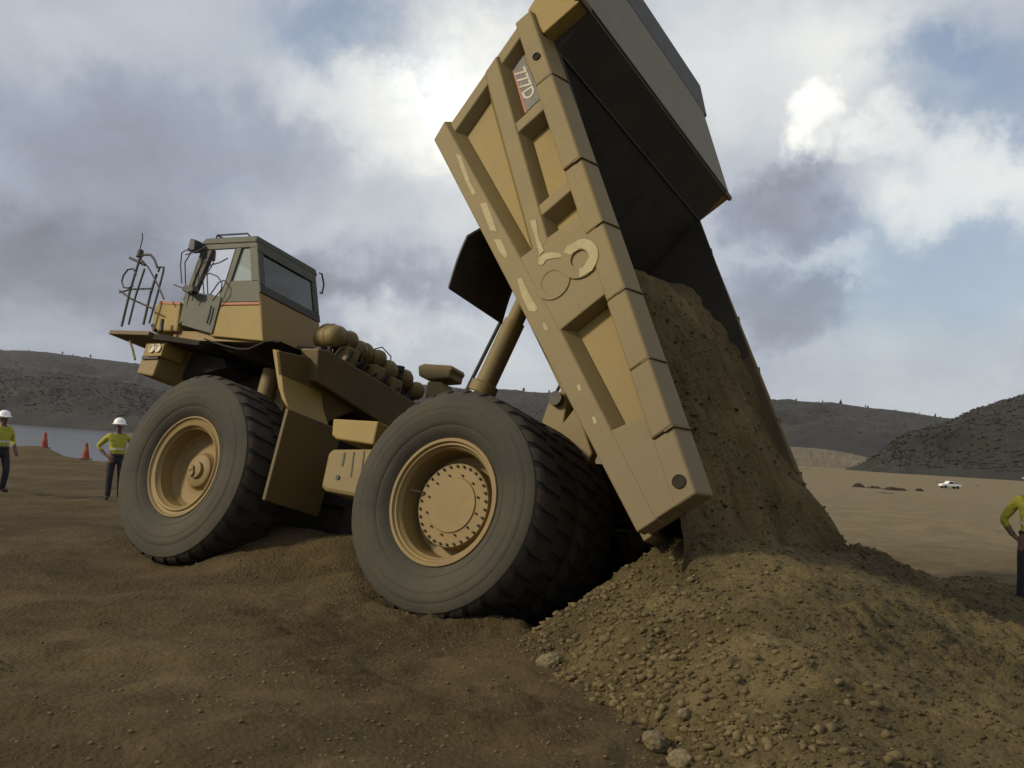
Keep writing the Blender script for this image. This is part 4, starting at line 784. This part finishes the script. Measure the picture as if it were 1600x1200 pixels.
gravel('heap_gravel', 52000, lambda r, n: (r.uniform(-.3, 8.6, n), 4.6+(15-4.6)*r.random_sample(n)**1.3), .005, .025, 2.6, PILEM, 1, lambda x, y, r: (pile_h(x, y) > ground_h(x, y)-.02) & (r.random_sample(len(x)) < .45+.55*np.exp(-((x-.75)/.9)**2)))
gravel('heap_rubble', 3600, lambda r, n: (r.uniform(-.2, 2.6, n), r.uniform(5.2, 10, n)), .014, .048, 2.2, STONE, 2, lambda x, y, r: (pile_h(x, y) > ground_h(x, y)-.03) & (r.random_sample(len(x)) < .8*np.exp(-(np.maximum(0, x-.9-.15*(9.5-y))/.5)**2)))
gravel('ground_gravel', 15000, lambda r, n: (r.uniform(-7, 5, n), 4.0+14*r.random_sample(n)**1.6), .005, .020, 4.0, STONE, 3, lambda x, y, r: (pile_h(x, y) < ground_h(x, y)) & (r.random_sample(len(x)) < .25+.75*ss(-3.5, 1, x)+.2))
pk_ = np.random.RandomState(5); ii = pk_.randint(0, P.reshape(-1, 3).shape[0], 2600); LPT = Pw.reshape(-1, 3)[ii]; ok_ = (S.ravel()[ii] < 3.6-.3*YY.ravel()[ii]) & (S.ravel()[ii] > -1.0)
gravel('sliding_clods', 0, None, .006, .034, 3.5, PILEM, 4, None, LPT[ok_]+pk_.normal(0, .012, (ok_.sum(), 3)))
def rock(px, r, mesh_, label, group=None, name='stone', sink=.35):
    o = bpy.data.objects.new(name, mesh_); COL.objects.link(o); x, y = px[:2]; z = float(surf(x, y))
    o.location = (x, y, z+r*(.72-sink)*.8); o.scale = (r, r*.9, r); o.rotation_euler = (random.uniform(-.3,.3), random.uniform(-.3,.3), random.uniform(0,6.2)); tag(o, label, 'stone', group); return o
for (p, r, k, l) in zip([(1.046,6.227,0.05), (1.139,5.936,0.05), (1.239,6.371,0.1), (0.45,8.264,0)], (.105, .085, .055, .11), (0, 1, 2, 3),
        ('largest pale boulder at the near foot of the dirt heap', 'rounded brown boulder in front of the pale one, nearest the camera', 'small upright stone behind the two boulders at heap foot', 'flat buff slab of rock at the left tip of the heap')): rock(p, r, BIG[k], l, name='boulder')
SP = [(0.389,9.077,0.02), (0.455,8.677,0.02), (0.518,8.145,0.02), (0.651,7.572,0.02), (0.727,7.319,0.02), (0.772,7.042,0.02), (0.857,6.669,0.02), (0.905,6.47,0.02), (0.97,6.426,0.02), (1.007,5.911,0.02), (1.137,6.187,0.02), (0.605,8.939,0.02), (0.686,8.432,0.02), (0.569,7.931,0.02), (0.902,7.398,0.02)]
for i, p in enumerate(SP): rock(p, .022+.022*((i*37) % 10)/10, SM[i % 8], 'fist sized tan stone lying along the left foot of the heap', 'stones along the heap foot')
SP2 = [(0.834,10.626,0.1), (1.006,10.281,0.2), (0.852,9.581,0.15), (1.101,9.985,0.35), (1.172,9.723,0.3), (1.317,9.699,0.5), (1.463,9.856,0.55), (1.109,8.634,0.25), (1.363,8.728,0.5), (1.862,6.547,0.35), (1.854,6.459,0.35), (1.928,6.909,0.4), (2.809,7.988,0.6), (1.924,9.325,0.8), (2.127,8.883,0.75)]
for i, p in enumerate(SP2): rock(p, .02+.02*((i*29) % 10)/10, SM[(i+3) % 8], 'angular tan stone half sunk in the upper slope of the heap', 'stones on the heap slope')

# ------------------------------------------------------------------ people
def skin_body(joints, edges, mats):
    """joints: name -> (pos, rx, ry, material); one continuous skinned mesh"""
    names = list(joints); me = bpy.data.meshes.new('person_body'); me.from_pydata([joints[n][0] for n in names], [(names.index(a), names.index(b)) for a, b in edges], [])
    o = bpy.data.objects.new('tmp', me); COL.objects.link(o); md = o.modifiers.new('s', 'SKIN'); md.use_smooth_shade = True
    for i, n in enumerate(names): me.skin_vertices[0].data[i].radius = joints[n][1:3]; me.skin_vertices[0].data[i].use_root = (n == 'pelvis')
    o.modifiers.new('u', 'SUBSURF').levels = 2; bpy.context.view_layer.update()
    r = bpy.data.meshes.new_from_object(o.evaluated_get(bpy.context.evaluated_depsgraph_get())); bpy.data.objects.remove(o)
    seg = [(np.array(joints[a][0]), np.array(joints[b][0]), joints[a][3], joints[b][3]) for a, b in edges]
    r.materials.clear()
    for m in mats: r.materials.append(m)
    for p in r.polygons:
        c = np.array(p.center); best = (9, 0)
        for A, B, ma, mb in seg:
            d = B-A; t = min(1, max(0, float((c-A)@d/(d@d+1e-9)))); q = float(np.linalg.norm(c-A-d*t)); 
            if q < best[0]: best = (q, ma if t < .5 else mb)
        p.material_index = best[1]; p.use_smooth = True
    return r
def person(loc, face, label, pose, vest=HIVIS):
    root = empty('person', loc); root.rotation_euler = (0, 0, face); tag(root, label, 'person')
    # faces -Y; x is the figure's left
    T, Sh, Pa, Bo, Sk = 0, 0, 1, 2, 3
    J = {'pelvis': ((0,0,.97),.165,.125,Pa), 'waist': ((0,.0,1.10),.15,.115,Sh), 'chest': ((0,.01,1.32),.185,.125,Sh), 'collar': ((0,.01,1.46),.12,.09,Sh), 'neck': ((0,0,1.55),.058,.06,Sk), 'jaw': ((0,-.025,1.62),.065,.075,Sk), 'skull': ((0,-.01,1.71),.078,.095,Sk)}
    E = [('pelvis','waist'), ('waist','chest'), ('chest','collar'), ('collar','neck'), ('neck','jaw'), ('jaw','skull')]
    for s, k in ((1,'l'), (-1,'r')):
        J.update({'sh'+k: ((.20*s,.01,1.44),.085,.08,Sh), 'el'+k: (pose['el'+k],.058,.058,Sh), 'wr'+k: (pose['wr'+k],.042,.036,Sk), 'pa'+k: (pose['pa'+k],.045,.024,Sk),
                  'hip'+k: ((.105*s,0,.90),.105,.11,Pa), 'kn'+k: (pose['kn'+k],.078,.08,Pa), 'an'+k: (pose['an'+k],.065,.07,Pa), 'he'+k: (tuple(np.array(pose['an'+k])+np.array((0,.02,-.06))),.055,.055,Bo), 'to'+k: (tuple(np.array(pose['an'+k])+np.array((.03*s,-.17,-.075))),.05,.04,Bo)})
        E += [('chest','sh'+k), ('sh'+k,'el'+k), ('el'+k,'wr'+k), ('wr'+k,'pa'+k), ('pelvis','hip'+k), ('hip'+k,'kn'+k), ('kn'+k,'an'+k), ('an'+k,'he'+k), ('he'+k,'to'+k)]
        w, p = np.array(pose['wr'+k]), np.array(pose['pa'+k]); d = (p-w)/np.linalg.norm(p-w); sd = np.cross(d, (0,0,1.0)); sd = sd/(np.linalg.norm(sd)+1e-6)
        for q in range(4):
            b = p+sd*(q-1.5)*.02; f1 = b+d*(.05-.006*abs(q-1.5)); f2 = f1+d*.03+np.array((0,0,-.018))
            J['f%d%s' % (q, k)] = (tuple(f1), .0095, .0095, Sk); J['g%d%s' % (q, k)] = (tuple(f2), .008, .008, Sk); E += [('pa'+k, 'f%d%s' % (q, k)), ('f%d%s' % (q, k), 'g%d%s' % (q, k))]
        th = w+d*.03+sd*.05; J['t'+k] = (tuple(th), .011, .011, Sk); E += [('wr'+k, 't'+k)]
    me = skin_body(J, E, [vest, NAVY, BOOT, SKIN]); link('body', me, None, root)
    hat = MB().lathe([(-.01,.165), (.0,.168), (.01,.135), (.03,.13), (.08,.118), (.12,.085), (.14,.04), (.145,.001)], (0,-.015,1.735), (0,0,1), 24)
    hat.loft([(-.10,-.10,1.735), (.10,-.10,1.735), (.07,-.215,1.725), (-.07,-.215,1.725)], [(-.10,-.10,1.75), (.10,-.10,1.75), (.07,-.215,1.735), (-.07,-.215,1.735)])
    autosmooth(hat.out('hard_hat', HATW, root))
    fc_ = MB().lathe([(0,.012), (.03,.008), (.035,.001)], (0,-.095,1.655), (0,-1,-.3), 8); fc_.out('nose', SKIN, root)
    for s in (1, -1):
        MB().lathe([(0,.011), (.006,.009), (.008,.001)], (.03*s,-.098,1.685), (0,-1,0), 10).out('eye', BLK, root); MB().lathe([(-.01,.03), (.012,.026), (.014,.001)], (.083*s,0,1.66), (s,0,0), 10).out('ear', SKIN, root)
    MB().box((-.026,-.1,1.606), (.026,-.085,1.614)).out('mouth', BLK, root)
    def ring(z, rx, ry, h, nm, m):
        V = [(rx*math.cos(t), .005+ry*math.sin(t), z+dz) for dz in (-h, h) for t in np.linspace(0, 2*math.pi, 24, endpoint=False)]; mesh(nm, V, [(i, (i+1) % 24, 24+(i+1) % 24, 24+i) for i in range(24)], m, root, True)
    ring(1.16, .178, .137, .028, 'reflective_band', BAND); ring(1.03, .183, .145, .022, 'belt', BLK)
    return root
def onground(p): return (p[0], p[1], float(ground_h(np.array(p[0]), np.array(p[1])))+.02)
std = dict(knl=(.12,-.02,.50), anl=(.13,.02,.11), knr=(-.12,-.02,.50), anr=(-.13,.02,.11))
p1 = [(-8.949,22.4,-0.102)][0]; p2 = [(-11.561,22.3,-0.295)][0]; p3 = [(6.837,12.6,-0.048)][0]
person(onground(p1), math.radians(22), 'person in yellow shirt and white hard hat standing left of the front wheel', dict(std, ell=(.40,.10,1.20), wrl=(.27,.08,.98), pal=(.22,.02,.93), elr=(-.42,.10,1.20), wrr=(-.26,.02,1.02), par=(-.20,-.03,.98)))
person(onground(p2), math.radians(60), 'person in yellow vest and white hard hat cut by the left edge', dict(std, ell=(.32,.08,1.18), wrl=(.30,-.10,.98), pal=(.29,-.14,.91), elr=(-.34,.06,1.17), wrr=(-.30,-.08,.94), par=(-.29,-.11,.86), knl=(.11,-.1,.52), anl=(.12,.0,.12), knr=(-.12,.06,.5), anr=(-.13,.16,.13)))
person(onground(p3), math.radians(-20), 'person in yellow shirt and navy trousers cut by the right edge', dict(std, ell=(.34,.10,1.20), wrl=(.24,.0,.98), pal=(.2,-.05,.93), elr=(-.36,.09,1.18), wrr=(-.25,.05,1.0), par=(-.2,.0,.95)))
# ------------------------------------------------------------------ cones, pickup, low heaps
def cone(p, label, z=0):
    r = empty('traffic_cone', (p[0], p[1], float(ground_h(np.array(p[0]), np.array(p[1])))+z)); tag(r, label, 'traffic cone', 'cones along the bench edge')
    MB().box((-.22,-.22,0), (.22,.22,.05)).out('cone_base', BLK, r, bevel=.02); autosmooth(MB().lathe([(.045,.17), (.36,.115)], (0,0,0), (0,0,1), 20).out('cone_shell', ORANGE, r)); autosmooth(MB().lathe([(.56,.082), (.74,.05), (.75,.03)], (0,0,0), (0,0,1), 20).out('cone_tip', ORANGE, r)); autosmooth(MB().lathe([(.36,.116), (.56,.083)], (0,0,0), (0,0,1), 20).out('reflective_sleeve', cone_band, r)); return r
cone_band = cloth('faded_orange_sleeve', (.30, .10, .06))
cone(CONE1, 'orange cone standing on top of the small dirt mound'); cone(CONE2, 'orange cone on flat ground beside the person by the wheel')
pk = [(106.789,235,-1.881)][0]; zt = float(ground_h(np.array(pk[0]), np.array(pk[1])))
pr_ = empty('pickup_truck', (pk[0], pk[1], zt)); pr_.rotation_euler = (0, 0, math.radians(187)); tag(pr_, 'small white pickup truck parked far off on the dirt flat', 'pickup truck')
side_p = [(-2.5,.55), (-2.5,1.05), (-.7,1.08), (-.55,1.75), (.55,1.78), (1.15,1.15), (2.35,1.02), (2.5,.85), (2.5,.5)]
MB().loft([(x,-.85,z) for x, z in side_p], [(x,.85,z) for x, z in side_p]).out('pickup_body', WHITE, pr_, bevel=.08)
for sg in (1, -1):
    MB().loft([(-.45,.853*sg,1.15), (-.38,.853*sg,1.66), (.45,.853*sg,1.68), (.95,.853*sg,1.18)], [(-.45,.86*sg,1.15), (-.38,.86*sg,1.66), (.45,.86*sg,1.68), (.95,.86*sg,1.18)]).out('side_window', BLK, pr_)
    for x in (-1.55, 1.55): MB().lathe([(-.12,.001), (-.12,.38), (.12,.38), (.12,.22), (.1,.2), (.1,.001)], (x,.78*sg,.38), (0,sg,0), 20).out('wheel', BLK, pr_)
MB().loft([(-2.45,-.72,1.06), (-.85,-.72,1.06), (-.85,.72,1.06), (-2.45,.72,1.06)], [(-2.45,-.72,1.07), (-.85,-.72,1.07), (-.85,.72,1.07), (-2.45,.72,1.07)]).out('cargo_bed', BLK, pr_)
DKB = dirt('dark_damp_spoil', [(.035, .027, .019), (.05, .038, .026), (.03, .024, .018), (.06, .046, .032)], .1, .6)
def lump(p, L, Wd_, h, label, seed):
    n = 30; x = np.linspace(-1, 1, n); y = np.linspace(-1, 1, 14); Xg, Yg = np.meshgrid(x, y); zz = np.maximum(0, 1-np.abs(Xg)**3)*np.maximum(0, 1-Yg**2)*h*(1+.5*fbm(Xg*4, Yg*3, 3, seed))-.15
    o = grid_mesh('spoil_windrow', Xg*L/2, Yg*Wd_/2, zz, DKB); o.location = (p[0], p[1], float(ground_h(np.array(p[0]), np.array(p[1])))); tag(o, label, 'dirt ridge', 'low dark dirt ridges on the flat')
LP = [(66.809,185,-1.402), (69.717,185,-1.107), (71.624,180,-1.156), (78.347,185,-0.955), (58.432,150,-1.425)]
for p, L, h, l in zip(LP, (2.6, 3.2, 5.2, 1.8, 3.4), (.75, .5, .75, .6, .25), ('short dark dirt ridge at the left end of the row on the flat', 'low thin dark dirt ridge second from left in the row', 'longest dark dirt ridge in the row on the flat', 'short dark dirt ridge nearest the white pickup', 'faint low dirt ridge in front of the longest one')): lump(p, L, 1.8, h, l, int(L*10))

# ------------------------------------------------------------------ haze
hz_m = bpy.data.materials.new('haze'); hz_m.use_nodes = True; hn = hz_m.node_tree; hn.nodes.clear()
hv = hn.nodes.new('ShaderNodeVolumePrincipled'); hv.inputs['Density'].default_value = .000026; hv.inputs['Color'].default_value = (.80, .84, .90, 1); hv.inputs['Anisotropy'].default_value = .2
ho = hn.nodes.new('ShaderNodeOutputMaterial'); hn.links.new(hv.outputs[0], ho.inputs['Volume'])
tag(MB().box((-4300,-400,-16), (4300,5300,420)).out('haze', hz_m), kind='stuff')
